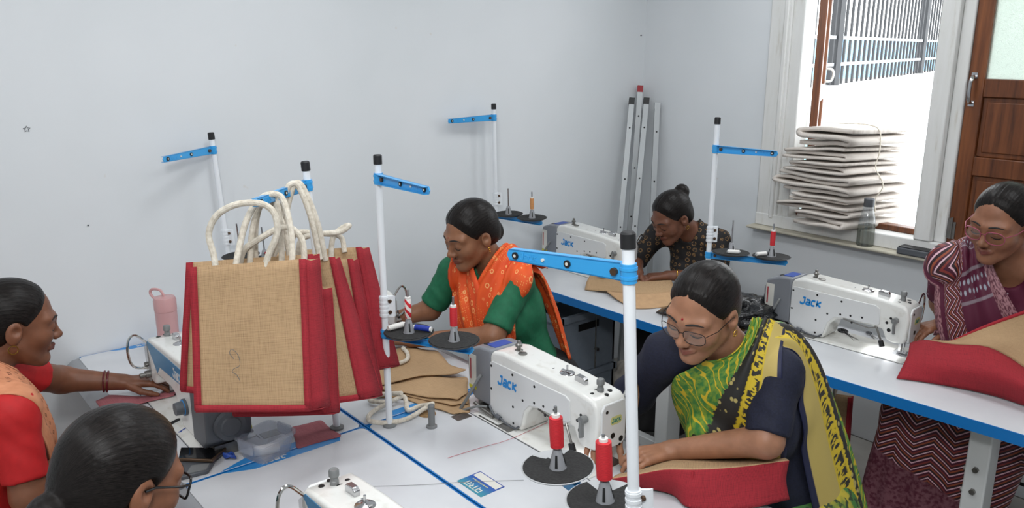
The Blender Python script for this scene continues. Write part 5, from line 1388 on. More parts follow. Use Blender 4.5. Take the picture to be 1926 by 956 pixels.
def sheet(name, ctrl, nu, nv, mat, parent=None, fn=None, off=0.01, pleat=None, thick=0.003, uvs=(1, 1), post=True):
    A = grid_interp(ctrl, nu, nv)
    P = A.reshape(-1, 3)
    u = np.tile(np.linspace(0, 1, nu), nv); v = np.repeat(np.linspace(0, 1, nv), nu)
    if fn is not None:
        P = push_out(P, fn, off)
        for _ in range(3):
            A = P.reshape(nv, nu, 3).copy()
            for _k in range(4):
                A[1:-1, 1:-1] = A[1:-1, 1:-1] * 0.5 + 0.125 * (A[:-2, 1:-1] + A[2:, 1:-1] + A[1:-1, :-2] + A[1:-1, 2:])
            P = push_out(A.reshape(-1, 3), fn, off, 2)
    if pleat is not None:
        A = P.reshape(nv, nu, 3)
        du = np.gradient(A, axis=1); dv_ = np.gradient(A, axis=0)
        N = np.cross(du, dv_); N /= np.maximum(np.linalg.norm(N, axis=2)[..., None], 1e-9)
        P = P + N.reshape(-1, 3) * pleat(u, v)[:, None]
        if fn is not None and post: P = push_out(P, fn, off * 0.6, 2)
    idx = np.arange(nu * nv).reshape(nv, nu)
    Q = np.stack([idx[:-1, :-1], idx[:-1, 1:], idx[1:, 1:], idx[1:, :-1]], -1).reshape(-1, 4)
    o = np_object(name, P, Q, mat, parent)
    uvl = o.data.uv_layers.new(name='UVMap')
    seg = np.linalg.norm(np.diff(P.reshape(nv, nu, 3), axis=0), axis=2).mean(1); va = np.concatenate([[0], np.cumsum(seg)]); va /= va[-1]
    v = np.repeat(va, nu)
    uvv = np.stack([u * uvs[0], v * uvs[1]], 1)[Q.ravel()]
    uvl.data.foreach_set('uv', uvv.astype(np.float32).ravel())
    if thick:
        s = o.modifiers.new('thickness', 'SOLIDIFY'); s.thickness = thick; s.offset = 0
    return o

# ------------------------------------------------------------------ skin, hair, cloth materials
def skin(name, c, lip=(120, 62, 56)):
    m = NT(name); m.set(Roughness=0.45, Subsurface_Weight=0.12, Subsurface_Scale=0.01, Specular_IOR_Level=0.4)
    m.b.inputs['Subsurface Radius'].default_value = (1.0, 0.35, 0.2)
    nz = m.noise(m.coord(), 40, 4); c = srgb(*c)
    base = m.ramp(nz, [(0.3, tuple(x * 0.88 for x in c[:3]) + (1,)), (0.7, tuple(min(1, x * 1.08) for x in c[:3]) + (1,))])
    m.col(m.mix(m.attr('lip').outputs['Fac'], base, srgb(*lip)))
    fine = m.noise(m.coord(), 420, 2); m.bump(fine, 0.12, 0.0008)
skin('skin_a', (124, 80, 58), (104, 52, 46)); skin('skin_b', (134, 88, 64)); skin('skin_c', (140, 96, 70), (112, 62, 54))
skin('skin_d', (160, 114, 88), (134, 78, 66)); skin('skin_e', (112, 72, 54), (92, 48, 42)); skin('skin_f', (142, 96, 72), (116, 62, 56))
m = NT('hair_black'); m.set(Roughness=0.33, Specular_IOR_Level=0.14)
a = m.attr('strand'); b_ = m.attr('along')
cv = m.n('ShaderNodeCombineXYZ'); m.l(m.math('MULTIPLY', a.outputs['Fac'], 46), cv.inputs[0]); m.l(m.math('MULTIPLY', b_.outputs['Fac'], 5), cv.inputs[1])
nz = m.noise(cv.outputs[0], 1.6, 4, 0.7)
m.col(m.ramp(nz, [(0.35, srgb(10, 9, 9)), (0.75, srgb(46, 41, 39))])); m.bump(nz, 0.25, 0.002)
plain('brow_black', (20, 15, 13), 0.7)
plain('gold', (204, 160, 74), 0.25, 1.0)
plain('eye_dark', (18, 13, 12), 0.3)

def limb_frame(a, b):
    d = nrm(np.asarray(b) - np.asarray(a)); return d

def hand_prims(w, dr, up, side, curl=0.5, spread=0.25, thumb=0.6, k=1.0):
    """list of capsules (a,b,ra,rb) for palm + five fingers. side=+1: thumb on +side axis"""
    dr = nrm(dr); s = nrm(np.cross(dr, up)); up = np.cross(s, dr); w = np.asarray(w, float)
    out = []
    def pt(a, b, c): return w + (dr * a + s * b + up * c) * k
    for b0 in (-0.026, -0.009, 0.009, 0.026):
        out.append((pt(0.0, b0 * 0.45, 0), pt(0.082, b0, 0.002), 0.0165 * k, 0.0125 * k))
    th = s * side
    L = (0.066, 0.076, 0.071, 0.054)
    for i, b0 in enumerate((0.028, 0.0095, -0.0095, -0.028)):
        a = pt(0.080, b0 * side, 0.002); ang = -0.12 - curl * 0.35
        d0 = nrm(dr + th * (b0 / 0.028) * spread * 0.5)
        rr = (0.0092, 0.0092, 0.0088, 0.0078)[i]
        for j, fr in enumerate((0.45, 0.31, 0.24)):
            d = nrm(d0 * math.cos(ang) + up * math.sin(ang)); b = a + d * L[i] * fr * k
            out.append((a, b, (rr - j * 0.0008) * k, (rr - j * 0.0008 - 0.0008) * k)); a = b; ang -= curl * (0.55 + 0.1 * i)
    a = pt(0.018, 0.024 * side, -0.004); d = nrm(dr * 0.75 + th * thumb - up * 0.25)
    b = a + d * 0.044 * k; out.append((a, b, 0.0145 * k, 0.0105 * k))
    d = nrm(dr * 0.95 + th * thumb * 0.35 - up * 0.2); c = b + d * 0.032 * k; out.append((b, c, 0.0102 * k, 0.0088 * k))
    c2 = c + nrm(d + dr * 0.2) * 0.022 * k; out.append((c, c2, 0.0088 * k, 0.0066 * k))
    return out

class Person:
    def __init__(s, name_label, head, J, k=1.0, hands=(), legs=True, bust=1.0):
        s.head = head; s.J = {a: V3(*b) for a, b in J.items()}; s.k = k; s.bust = bust
        s.root = empty('person', (J['pelvis'][0], J['pelvis'][1], 0), 0, name_label, 'person')
        s.off = np.array([J['pelvis'][0], J['pelvis'][1], 0])
        J = s.J
        s.up = nrm(J['neck'] - J['pelvis']); r = nrm(J['shR'] - J['shL']); r = nrm(r - s.up * (r @ s.up))
        s.T = np.stack([r, np.cross(s.up, r), s.up], 1)     # right, forward, up
        s.hands = [hp for h in hands for hp in hand_prims(*h[0], **h[1])]
        s.handspec = hands; s.legs = legs
        s.handsets = []
        for h in hands:
            hp = hand_prims(*h[0], **h[1]); s.handsets.append((hp, np.mean([c[0] for c in hp], 0)))
    def tl(s, P, c): return (P - c) @ s.T
    def torso(s, P):
        J = s.J; k = s.k
        ch = J['pelvis'] * 0.36 + J['neck'] * 0.64; be = J['pelvis'] * 0.74 + J['neck'] * 0.26
        d = ell(s.tl(P, ch), (0, 0.0, 0), (0.145 * k, 0.098 * k, 0.17 * k))
        d = smin(d, ell(s.tl(P, be), (0, 0.012, 0), (0.135 * k, 0.110 * k, 0.16 * k)), 0.06)
        d = smin(d, ell(s.tl(P, J['pelvis']), (0, -0.01, 0.01), (0.175 * k, 0.13 * k, 0.12 * k)), 0.06)
        q = s.tl(P, ch); q[:, 0] = np.abs(q[:, 0])
        d = smin(d, sph(q, (0.066 * k, 0.074 * k, -0.02), 0.060 * k * s.bust), 0.045)
        for sh in ('shL', 'shR'):
            d = smin(d, cap(P, J['neck'] * 0.75 + J[sh] * 0.25 - s.up * 0.03, J[sh], 0.050 * k, 0.048 * k), 0.05)
        return d
    def arms(s, P, cut=None):
        J = s.J; d = np.full(len(P), 9.0); k = s.k
        for e in 'LR':
            a = cap(P, J['sh' + e], J['el' + e], 0.050 * k, 0.041 * k)
            a = smin(a, cap(P, J['el' + e], J['wr' + e], 0.040 * k, 0.025 * k), 0.02)
            d = np.minimum(d, a)
        return d
    def lower(s, P):
        J = s.J; k = s.k; d = np.full(len(P), 9.0)
        for e, sg in (('L', -1), ('R', 1)):
            hp = J['pelvis'] + s.T[:, 0] * sg * 0.09 * k - s.up * 0.02
            a = cap(P, hp, J['kn' + e], 0.088 * k, 0.062 * k)
            a = smin(a, cap(P, J['kn' + e], J['an' + e], 0.058 * k, 0.038 * k), 0.03)
            f = s.T[:, 1].copy(); f[2] = 0; f = nrm(f)
            a = smin(a, cap(P, J['an' + e] - np.array([0, 0, 0.02]), J['an' + e] + f * 0.13 - np.array([0, 0, 0.035]), 0.034, 0.024), 0.03)
            d = np.minimum(d, a)
        return d
    def sdf(s, P, hd=True):
        J = s.J; k = s.k
        d = smin(s.torso(P), s.arms(P), 0.03)
        if s.legs:
            m_ = P[:, 2] < 0.85
            if m_.any(): d[m_] = smin(d[m_], s.lower(P[m_]), 0.05)
        hb = s.head.wld((0, -0.022, -0.045))
        d = smin(d, cap(P, J['neck'] - s.up * 0.03, hb, 0.052 * k, 0.050 * s.head.k), 0.035)
        if hd:
            m_ = np.linalg.norm(P - s.head.c, axis=1) < 0.21 * s.head.k
            if m_.any(): d[m_] = smin(d[m_], s.head.sdf(P[m_]), 0.018)
        for hp, hc in s.handsets:
            m_ = np.linalg.norm(P - hc, axis=1) < 0.20
            if not m_.any(): continue
            Pm = P[m_]; h = np.full(len(Pm), 9.0)
            for c in hp: h = smin(h, cap(Pm, *c), 0.005)
            d[m_] = smin(d[m_], h, 0.014)
        return d
    def build_body(s, mat, arm_vox=0.0045):
        J = s.J; pts = np.array(list(J.values())); lo = pts.min(0) - 0.2; hi = pts.max(0) + 0.2
        lo[2] = max(lo[2], -0.02); hi[2] = max(hi[2], s.head.c[2] + 0.16 * s.head.k)
        boxes = [(lo, hi, 0.010)]
        for e in 'LR':
            q = np.array([J['el' + e], J['wr' + e]]); boxes.append((q.min(0) - 0.055, q.max(0) + 0.055, arm_vox))
        for i, h in enumerate(s.handspec):
            hp = hand_prims(*h[0], **h[1]); q = np.array([c[0] for c in hp] + [c[1] for c in hp])
            boxes.append((q.min(0) - 0.02, q.max(0) + 0.02, 0.0028))
        hk = s.head.k
        boxes.append((s.head.c - 0.142 * hk, s.head.c + 0.135 * hk, 0.0026))
        V, Q = extract(s.sdf, boxes)
        p = s.head.loc(V)
        lip = np.exp(-((p[:, 0] / 0.021) ** 4)) * np.exp(-(((p[:, 2] + 0.0625) / (0.0105 - 0.16 * np.abs(p[:, 0]).clip(0, 0.05))) ** 4)) * (p[:, 1] > 0.06)
        o = np_object('body', V - s.off, Q, mat, s.root, {'lip': lip})
        return o
    def hair(s, style, vox=0.0028, extra=0.0):
        H = s.head; ext = style.get('box', ((-0.12, -0.15, -0.11), (0.12, 0.11, 0.15)))
        cs = np.array([H.wld((x, y, z)) for x in (ext[0][0], ext[1][0]) for y in (ext[0][1], ext[1][1]) for z in (ext[0][2], ext[1][2])])
        V, Q = surface_nets(lambda P: H.hair_sdf(P, style), cs.min(0), cs.max(0), vox)
        p = H.loc(V); t = np.arctan2(p[:, 0], p[:, 2] + 0.03)
        return np_object('hair', V - s.off, Q, 'hair_black', s.root, {'strand': t, 'along': p[:, 1] * 8})
    def face(s, brow=0.0025, lash=True, bindi=None, open_=0.0):
        H = s.head
        for sg in (-1, 1):
            xs = np.linspace(0.012, 0.052, 9) * sg
            t = np.linspace(0, 1, 9); zs = 0.0262 + 0.0040 * np.sin(t * 3.0) - 0.0035 * t
            p = H.surf(xs, zs); p[:, 1] += 0.0006
            w = [H.wld(q) - s.off for q in p]
            b = MB(); b.tube(w, [brow * r for r in (0.6, 1, 1.15, 1.15, 1.05, 0.95, 0.8, 0.6, 0.3)], 8); b.build('eyebrow', 'brow_black', s.root)
            xs = np.linspace(0.0165, 0.0465, 9) * sg; t = np.linspace(-1, 1, 9)
            zs = -0.0055 - 0.0045 * (1 - t * t)
            p = H.surf(xs, zs); p[:, 1] += 0.0003
            w = [H.wld(q) - s.off for q in p]
            b = MB(); b.tube(w, [0.0016 * r for r in (0.4, 0.8, 1, 1.1, 1.15, 1.15, 1.1, 0.9, 0.6)], 6); b.build('eyelash', 'eye_dark', s.root)
        if bindi:
            p = H.surf([0.0], [bindi[0]])[0]; p[1] += 0.0004; c = H.wld(p) - s.off
            b = MB(); b.sphere(c, bindi[1], 10, 6); b.build('bindi', 'bindi_red', s.root)
    def earring(s, kind='hoop', r=0.009, sides=(-1, 1)):
        H = s.head
        for sg in sides:
            b = MB()
            if kind == 'hoop':
                c = np.array((0.0815 * sg, -0.010, -0.040 - r * 0.9))
                pts = [H.wld(c + np.array((0, math.cos(a) * r, math.sin(a) * r))) - s.off for a in np.linspace(0, 2 * PI, 18)[:-1]]
                b.tube(pts, 0.0014, 6, closed=True)
            else:
                for i in range(3):
                    b.sphere(H.wld((0.0825 * sg, -0.008, -0.040 - i * 0.0075)) - s.off, 0.0036 - i * 0.0003, 10, 6)
            b.build('earring', 'gold', s.root)
    def blouse(s, mat, sleeve=0.6, off=0.010, neck_cut=None, name='blouse', low=-0.02, vox=0.0065, wr=0.0028, attrs=None, full=False, collar=0.0):
        """torso + sleeves to a fraction of the upper arm (1+ goes down the forearm)"""
        J = s.J
        def fn(P):
            d = s.torso(P) - off
            d = smin(d, cap(P, J['neck'] - s.up * 0.05, J['neck'] + s.up * (0.005 + collar), 0.062, 0.056), 0.03)
            for e in 'LR':
                a, m_, w = J['sh' + e], J['el' + e], J['wr' + e]
                fr = sleeve[e] if isinstance(sleeve, dict) else sleeve
                end = a + (m_ - a) * min(fr, 1.0)
                q = cap(P, a, end, 0.058 * s.k, 0.054 * s.k)
                ax = nrm(m_ - a)
                if fr > 1:
                    end2 = m_ + (w - m_) * (fr - 1); ax2 = nrm(w - m_)
                    q2 = cap(P, m_, end2, 0.053 * s.k, 0.042 * s.k); q2 = smax(q2, (P - end2) @ ax2, 0.004)
                    q = smin(q, q2, 0.03)
                else: q = smax(q, (P - end) @ ax, 0.004)
                d = smin(d, q, 0.03)
            n = np.sin(P @ V3(38, 22, 51) + 2 * np.sin(P @ V3(9, 31, 14))) * np.sin(P @ V3(-17, 43, 26) + 1.3)
            d = d + wr * n
            nc = neck_cut or (0.055, 0.085, 0.02)
            q = s.tl(P, J['neck'])
            # neckline opening: ellipsoid around the neck, deeper in front
            d = smax(d, -ell(q, (0, nc[2], 0.03), (nc[0], nc[1], nc[1] + 0.02)), 0.006)
            ql = s.tl(P, J['pelvis']); d = smax(d, low - ql[:, 2], 0.01)
            return d
        pts = np.array([J[a] for a in ('pelvis', 'neck', 'shL', 'shR', 'elL', 'elR') + (('wrL', 'wrR') if full else ())])
        V, Q = surface_nets(fn, pts.min(0) - 0.2, pts.max(0) + 0.14, vox)
        s.blouse_fn = fn
        return np_object(name, V - s.off, Q, mat, s.root, attrs(V) if attrs else None)
    def skirt(s, mat, name='skirt', off=0.025, hem=0.12, vox=0.010):
        J = s.J
        def fn(P):
            d = s.lower(P) - off
            d = smin(d, ell(s.tl(P, J['pelvis']), (0, -0.01, 0.02), (0.19 * s.k, 0.15 * s.k, 0.13 * s.k)), 0.10)
            mid = (J['knL'] + J['knR']) / 2; am = (J['anL'] + J['anR']) / 2
            d = smin(d, cap(P, mid, am, 0.085, 0.10), 0.14)
            d = d + 0.006 * np.sin(P[:, 0] * 60 + 2 * np.sin(P[:, 2] * 7)) * np.clip((0.75 - P[:, 2]) * 2, 0, 1)
            return smax(d, hem - P[:, 2], 0.01)
        pts = np.array([J[a] for a in ('pelvis', 'knL', 'knR', 'anL', 'anR')])
        V, Q = surface_nets(fn, pts.min(0) - 0.25, pts.max(0) + 0.25, vox)
        return np_object(name, V - s.off, Q, mat, s.root)
    def cloth_fn(s, kind='full'):
        J = s.J
        def full(P): return np.minimum(s.sdf(P, True), s.blouse_fn(P))
        def torso(P):
            d = s.torso(P) - 0.012
            hb = s.head.wld((0, -0.022, -0.045))
            return smin(d, cap(P, J['neck'] - s.up * 0.03, hb, 0.056 * s.k, 0.052 * s.head.k), 0.03)
        return full if kind == 'full' else torso
    def drape(s, name, ctrl, nu, nv, mat, off=0.008, pleat=None, uvs=(1, 1), thick=0.003, kind='torso'):
        o = sheet(name, np.asarray(ctrl, float), nu, nv, mat, s.root, s.cloth_fn(kind), off, pleat, thick, uvs)
        V = np.empty(len(o.data.vertices) * 3, np.float32); o.data.vertices.foreach_get('co', V)
        V = V.reshape(-1, 3) - s.off; o.data.vertices.foreach_set('co', V.astype(np.float32).ravel()); o.data.update()
        return o
    def tube(s, name, pts, r, mat, seg=8, closed=False, parent=None, squash=None):
        b = MB(); b.tube([V3(*p) - s.off for p in pts], r, seg, closed, squash=squash); return b.build(name, mat, parent or s.root)
    def glasses(s, frame, lens_w=0.026, lens_h=0.020, rr=0.0011, shape=3.0, lens='lens_clear', y=0.0985, drop=0.002):
        H = s.head; b = MB(); lens_b = []
        for sg in (-1, 1):
            pts = []
            for a in np.linspace(0, 2 * PI, 29)[:-1]:
                cx_ = abs(math.cos(a)) ** (2 / shape) * (1 if math.cos(a) > 0 else -1) * lens_w
                cz_ = abs(math.sin(a)) ** (2 / shape) * (1 if math.sin(a) > 0 else -1) * lens_h
                x = sg * (0.0335) + cx_
                pts.append(H.wld((x, y - 6.0 * max(abs(x) - 0.02, 0) ** 2, -0.002 - drop + cz_)) - s.off)
            b.tube(pts, rr, 8, closed=True)
            lens_b.append(pts)
            yo = y - 6 * (0.0335 + lens_w - 0.02) ** 2
            b.tube([H.wld(q) - s.off for q in ((sg * (0.0335 + lens_w), yo, 0.006 - drop), (sg * 0.0765, yo - 0.03, 0.008 - drop), (sg * 0.0815, 0.005, 0.008), (sg * 0.0815, -0.012, 0.002))], rr, 8)
        b.tube([H.wld(q) - s.off for q in ((-0.0335 + lens_w, y - 0.001, 0.004 - drop), (0, y + 0.003, 0.007 - drop), (0.0335 - lens_w, y - 0.001, 0.004 - drop))], rr, 8)
        g = b.build('glasses', frame, s.root)
        for pts in lens_b:
            n = len(pts); c = sum((Vector(p) for p in pts), Vector()) / n
            bb = MB(); bb.add([tuple(p) for p in pts] + [c], [(i, (i + 1) % n, n) for i in range(n)]); bb.build('lens', lens, g)
        return g
def mix_lens():
    m = bpy.data.materials.new('lens_clear'); m.use_nodes = True; MAT['lens_clear'] = m
    t = m.node_tree; t.nodes.clear(); o = t.nodes.new('ShaderNodeOutputMaterial'); mx = t.nodes.new('ShaderNodeMixShader')
    a = t.nodes.new('ShaderNodeBsdfTransparent'); g = t.nodes.new('ShaderNodeBsdfGlossy'); g.inputs['Roughness'].default_value = 0.03
    a.inputs[0].default_value = (0.93, 0.93, 0.92, 1)
    mx.inputs[0].default_value = 0.08; t.links.new(a.outputs[0], mx.inputs[1]); t.links.new(g.outputs[0], mx.inputs[2]); t.links.new(mx.outputs[0], o.inputs[0])
mix_lens()
def ring(c, ax, r, n=20):
    ax = nrm(ax); e1 = nrm(np.cross(ax, (0.3, 0.2, 1))); e2 = np.cross(ax, e1)
    return [np.asarray(c) + r * (math.cos(a) * e1 + math.sin(a) * e2) for a in np.linspace(0, 2 * PI, n + 1)[:-1]]
# ------------------------------------------------------------------ cloth patterns
def uv_sep(m):
    uv = m.n('ShaderNodeTexCoord').outputs['UV']; sx = m.n('ShaderNodeSeparateXYZ'); m.l(uv, sx.inputs[0]); return uv, sx.outputs[0], sx.outputs[1]
def step(m, v, t, w=0.004): return m.ramp(v, [(max(t - w, 0), (0, 0, 0, 1)), (min(t + w, 1), (1, 1, 1, 1))])
plain('navy_cloth', (18, 22, 44), 0.8, var=0.25, scale=160, bump=0.5)
plain('green_cloth', (18, 98, 66), 0.75, var=0.12, scale=60, bump=0.2)
plain('red_cloth', (186, 22, 26), 0.7, var=0.06, scale=60, bump=0.15)
plain('black_cloth', (14, 13, 15), 0.85, var=0.2, scale=60)
plain('teal_cloth', (40, 92, 96), 0.8, var=0.1)
plain('maroon_dark', (66, 14, 38), 0.8, var=0.15, scale=40)
plain('glass_frame_dark', (34, 26, 28), 0.3, 0.3); plain('glass_frame_black', (14, 14, 15), 0.25); plain('glass_frame_pink', (168, 82, 106), 0.3, 0.4)
plain('bangle_dark', (26, 24, 22), 0.35, var=0.6, scale=90)
plain('bangle_red', (96, 22, 30), 0.3); 
plain('nail_teal', (20, 130, 130), 0.25)
# yellow / green sari, u = across from outer border (0) to the inner edge (1)
m = NT('sari_yellow'); m.set(Roughness=0.6)
uv, u, v = uv_sep(m)
wob = m.noise(m.mapping(uv, (1, 1, 1)), 26, 3)
gold = srgb(186, 164, 92); navy = srgb(22, 26, 60); yel = srgb(206, 178, 40); blk = srgb(36, 34, 32); grn = srgb(52, 118, 54); lime = srgb(120, 150, 48)
vor = m.n('ShaderNodeTexVoronoi', feature='F1'); m.l(m.mapping(uv, (16, 44, 1)), vor.inputs['Vector']); vor.inputs['Scale'].default_value = 1.0
vor2 = m.n('ShaderNodeTexVoronoi', feature='F1'); m.l(m.mapping(uv, (14, 24, 1)), vor2.inputs['Vector']); vor2.inputs['Scale'].default_value = 1.0
leaf = m.noise(m.mapping(uv, (9, 42, 1)), 1.0, 2)
motif = m.ramp(leaf, [(0.50, (0, 0, 0, 1)), (0.53, (1, 1, 1, 1))])
bandmask = m.math('MULTIPLY', motif, m.ramp(m.math('ABSOLUTE', m.math('SUBTRACT', u, 0.34)), [(0.055, (1, 1, 1, 1)), (0.075, (0, 0, 0, 1))]))
ycol = m.mix(bandmask, yel, blk)
flower = m.ramp(vor2.outputs['Distance'], [(0.24, (1, 1, 1, 1)), (0.30, (0, 0, 0, 1))])
bcol = m.mix(flower, blk, srgb(176, 160, 96))
tri = m.n('ShaderNodeTexWave', bands_direction='DIAGONAL', wave_profile='SAW'); m.l(m.mapping(uv, (1.0, 2.2, 1)), tri.inputs[0]); tri.inputs['Scale'].default_value = 4.2; tri.inputs['Distortion'].default_value = 11.0; tri.inputs['Detail'].default_value = 1.5
gcol = m.mix(m.ramp(tri.outputs[1], [(0.78, (0, 0, 0, 1)), (0.84, (1, 1, 1, 1))]), m.mix(m.ramp(wob, [(0.4, (0, 0, 0, 1)), (0.6, (1, 1, 1, 1))]), grn, lime), yel)
ue = m.math('ADD', u, m.math('MULTIPLY', m.math('SUBTRACT', leaf, 0.5), 0.09))
c = m.mix(step(m, u, 0.055), navy, gold)
c = m.mix(step(m, u, 0.25), c, ycol)
c = m.mix(step(m, ue, 0.44), c, bcol)
c = m.mix(step(m, ue, 0.62), c, gcol)
m.col(c); m.bump(wob, 0.1, 0.002)
m = NT('sari_skirt_green'); m.set(Roughness=0.7)
nz = m.noise(m.coord(), 16, 2); n2 = m.noise(m.coord(), 34, 2)
m.col(m.mix(m.ramp(n2, [(0.55, (0, 0, 0, 1)), (0.6, (1, 1, 1, 1))]), m.mix(m.ramp(nz, [(0.45, (0, 0, 0, 1)), (0.55, (1, 1, 1, 1))]), srgb(60, 112, 48), srgb(176, 160, 48)), srgb(40, 60, 34)))
# orange bandhani
m = NT('bandhani'); m.set(Roughness=0.7)
uv, u, v = uv_sep(m)
vo = m.n('ShaderNodeTexVoronoi', feature='F1'); m.l(m.mapping(uv, (34, 34, 1)), vo.inputs['Vector']); vo.inputs['Scale'].default_value = 1.0; vo.inputs['Randomness'].default_value = 0.55
ringm = m.ramp(vo.outputs['Distance'], [(0.0, (1, 1, 1, 1)), (0.07, (0, 0, 0, 1)), (0.20, (0, 0, 0, 1)), (0.25, (1, 1, 1, 1)), (0.31, (1, 1, 1, 1)), (0.36, (0, 0, 0, 1))])
sel = m.ramp(vo.outputs['Color'], [(0.40, (0, 0, 0, 1)), (0.45, (1, 1, 1, 1))])
vd = m.n('ShaderNodeTexVoronoi', feature='F1'); m.l(m.mapping(uv, (110, 110, 1)), vd.inputs['Vector']); vd.inputs['Scale'].default_value = 1.0; vd.inputs['Randomness'].default_value = 0.3
dots = m.ramp(vd.outputs['Distance'], [(0.16, (1, 1, 1, 1)), (0.26, (0, 0, 0, 1))])
zone = m.ramp(m.noise(uv, 6, 1), [(0.50, (0, 0, 0, 1)), (0.52, (1, 1, 1, 1))])
nz = m.noise(uv, 8, 3)
base = m.ramp(nz, [(0.3, srgb(206, 66, 18)), (0.7, srgb(230, 90, 26))])
base = m.mix(m.math('MULTIPLY', m.math('MULTIPLY', dots, zone), 0.75), base, srgb(232, 168, 92))
m.col(m.mix(m.math('MULTIPLY', m.math('MULTIPLY', ringm, sel), 0.9), base, srgb(236, 176, 110)))
# peach dupatta with brown block print
m = NT('dupatta_peach'); m.set(Roughness=0.75)
uv, u, v = uv_sep(m)
vo = m.n('ShaderNodeTexVoronoi', feature='F1', distance='MANHATTAN'); m.l(m.mapping(uv, (11, 16, 1)), vo.inputs['Vector']); vo.inputs['Scale'].default_value = 1.0; vo.inputs['Randomness'].default_value = 0.1
pm = m.ramp(vo.outputs['Distance'], [(0.10, (0, 0, 0, 1)), (0.16, (1, 1, 1, 1)), (0.30, (1, 1, 1, 1)), (0.36, (0, 0, 0, 1))])
zone = m.ramp(m.math('ABSOLUTE', m.math('SUBTRACT', u, 0.45)), [(0.30, (1, 1, 1, 1)), (0.32, (0, 0, 0, 1))])
nz = m.noise(uv, 120, 2)
lines = m.ramp(m.math('ABSOLUTE', m.math('SUBTRACT', u, 0.80)), [(0.012, (1, 1, 1, 1)), (0.02, (0, 0, 0, 1))])
spk = m.ramp(nz, [(0.42, (0, 0, 0, 1)), (0.5, (1, 1, 1, 1))])
msk = m.math('MULTIPLY', m.math('MAXIMUM', m.math('MULTIPLY', pm, zone), lines), spk)
m.col(m.mix(m.math('MULTIPLY', msk, 0.9), m.ramp(m.noise(uv, 14, 3), [(0.3, srgb(196, 128, 92)), (0.7, srgb(216, 148, 110))]), srgb(106, 60, 40)))
# black kurti with gold flowers (object coordinates)
m = NT('kurti_black'); m.set(Roughness=0.8)
vo = m.n('ShaderNodeTexVoronoi', feature='F1'); m.l(m.coord(), vo.inputs['Vector']); vo.inputs['Scale'].default_value = 34; vo.inputs['Randomness'].default_value = 0.35
fl_ = m.ramp(vo.outputs['Distance'], [(0.0, (1, 1, 1, 1)), (0.10, (0, 0, 0, 1)), (0.20, (0, 0, 0, 1)), (0.26, (1, 1, 1, 1)), (0.36, (1, 1, 1, 1)), (0.42, (0, 0, 0, 1))])
spk = m.ramp(m.noise(m.coord(), 220, 2), [(0.42, (0, 0, 0, 1)), (0.5, (1, 1, 1, 1))])
m.col(m.mix(m.math('MULTIPLY', fl_, spk), srgb(22, 19, 20), srgb(128, 98, 62)))
# maroon saris
m = NT('maroon_dots'); m.set(Roughness=0.7)
vo = m.n('ShaderNodeTexVoronoi', feature='F1'); m.l(m.coord(), vo.inputs['Vector']); vo.inputs['Scale'].default_value = 38; vo.inputs['Randomness'].default_value = 0.25
m.col(m.mix(m.ramp(vo.outputs['Distance'], [(0.16, (1, 1, 1, 1)), (0.22, (0, 0, 0, 1))]), srgb(92, 18, 50), srgb(214, 186, 196)))
def zigzag(m, u, v, freq, amp, wl, pal):
    tri = m.math('PINGPONG', m.math('MULTIPLY', v, wl), 1.0)
    k = m.math('FRACT', m.math('MULTIPLY', m.math('ADD', u, m.math('MULTIPLY', tri, amp)), freq))
    return m.ramp(k, pal, 'CONSTANT')
pal = [(0.0, srgb(72, 14, 40)), (0.16, srgb(222, 178, 190)), (0.26, srgb(40, 14, 22)), (0.42, srgb(150, 74, 44)), (0.54, srgb(72, 14, 40)), (0.66, srgb(226, 190, 200)), (0.74, srgb(52, 22, 28)), (0.88, srgb(132, 50, 44))]
m = NT('sari_maroon'); m.set(Roughness=0.6)
uv, u, v = uv_sep(m)
zz = zigzag(m, u, v, 10.0, 0.10, 22.0, pal)
br = m.noise(m.mapping(uv, (60, 60, 1)), 1.0, 3)
border = m.ramp(br, [(0.40, srgb(92, 40, 56)), (0.55, srgb(168, 122, 128))])
plainm = srgb(86, 16, 48)
fig = m.n('ShaderNodeTexVoronoi', feature='F1'); m.l(m.mapping(uv, (20, 26, 1)), fig.inputs['Vector']); fig.inputs['Scale'].default_value = 1.0; fig.inputs['Randomness'].default_value = 0.2
fm = m.ramp(fig.outputs['Distance'], [(0.22, (1, 1, 1, 1)), (0.34, (0, 0, 0, 1))])
band = m.ramp(m.math('PINGPONG', m.math('MULTIPLY', v, 9.0), 1.0), [(0.60, (0, 0, 0, 1)), (0.66, (1, 1, 1, 1))])
figc = m.mix(m.math('MULTIPLY', fm, band), plainm, m.mix(m.noise(uv, 90, 1), srgb(196, 186, 190), srgb(120, 150, 170)))
strip = m.ramp(m.math('ABSOLUTE', m.math('SUBTRACT', m.math('PINGPONG', m.math('MULTIPLY', v, 9.0), 1.0), 0.5)), [(0.04, (1, 1, 1, 1)), (0.07, (0, 0, 0, 1))])
figc = m.mix(m.math('MULTIPLY', strip, 0.7), figc, srgb(150, 140, 148))
c = m.mix(step(m, u, 0.17), border, plainm)
c = m.mix(step(m, u, 0.24), c, zz)
c = m.mix(step(m, u, 0.50), c, figc)
c = m.mix(step(m, u, 0.86), c, border)
m.col(c)
m = NT('sari_maroon_skirt'); m.set(Roughness=0.6)
sx = m.n('ShaderNodeSeparateXYZ'); m.l(m.coord(), sx.inputs[0])
zz = zigzag(m, sx.outputs[2], sx.outputs[0], 19.0, 0.05, 15.0, pal)
lowb = m.ramp(m.noise(m.mapping(m.coord(), (1, 1, 1)), 70, 3), [(0.4, srgb(84, 26, 46)), (0.58, srgb(120, 74, 84))])
zn = m.math('ADD', sx.outputs[2], m.math('MULTIPLY', sx.outputs[0], 0.25))
m.col(m.mix(step(m, zn, 0.30, 0.006), lowb, zz))

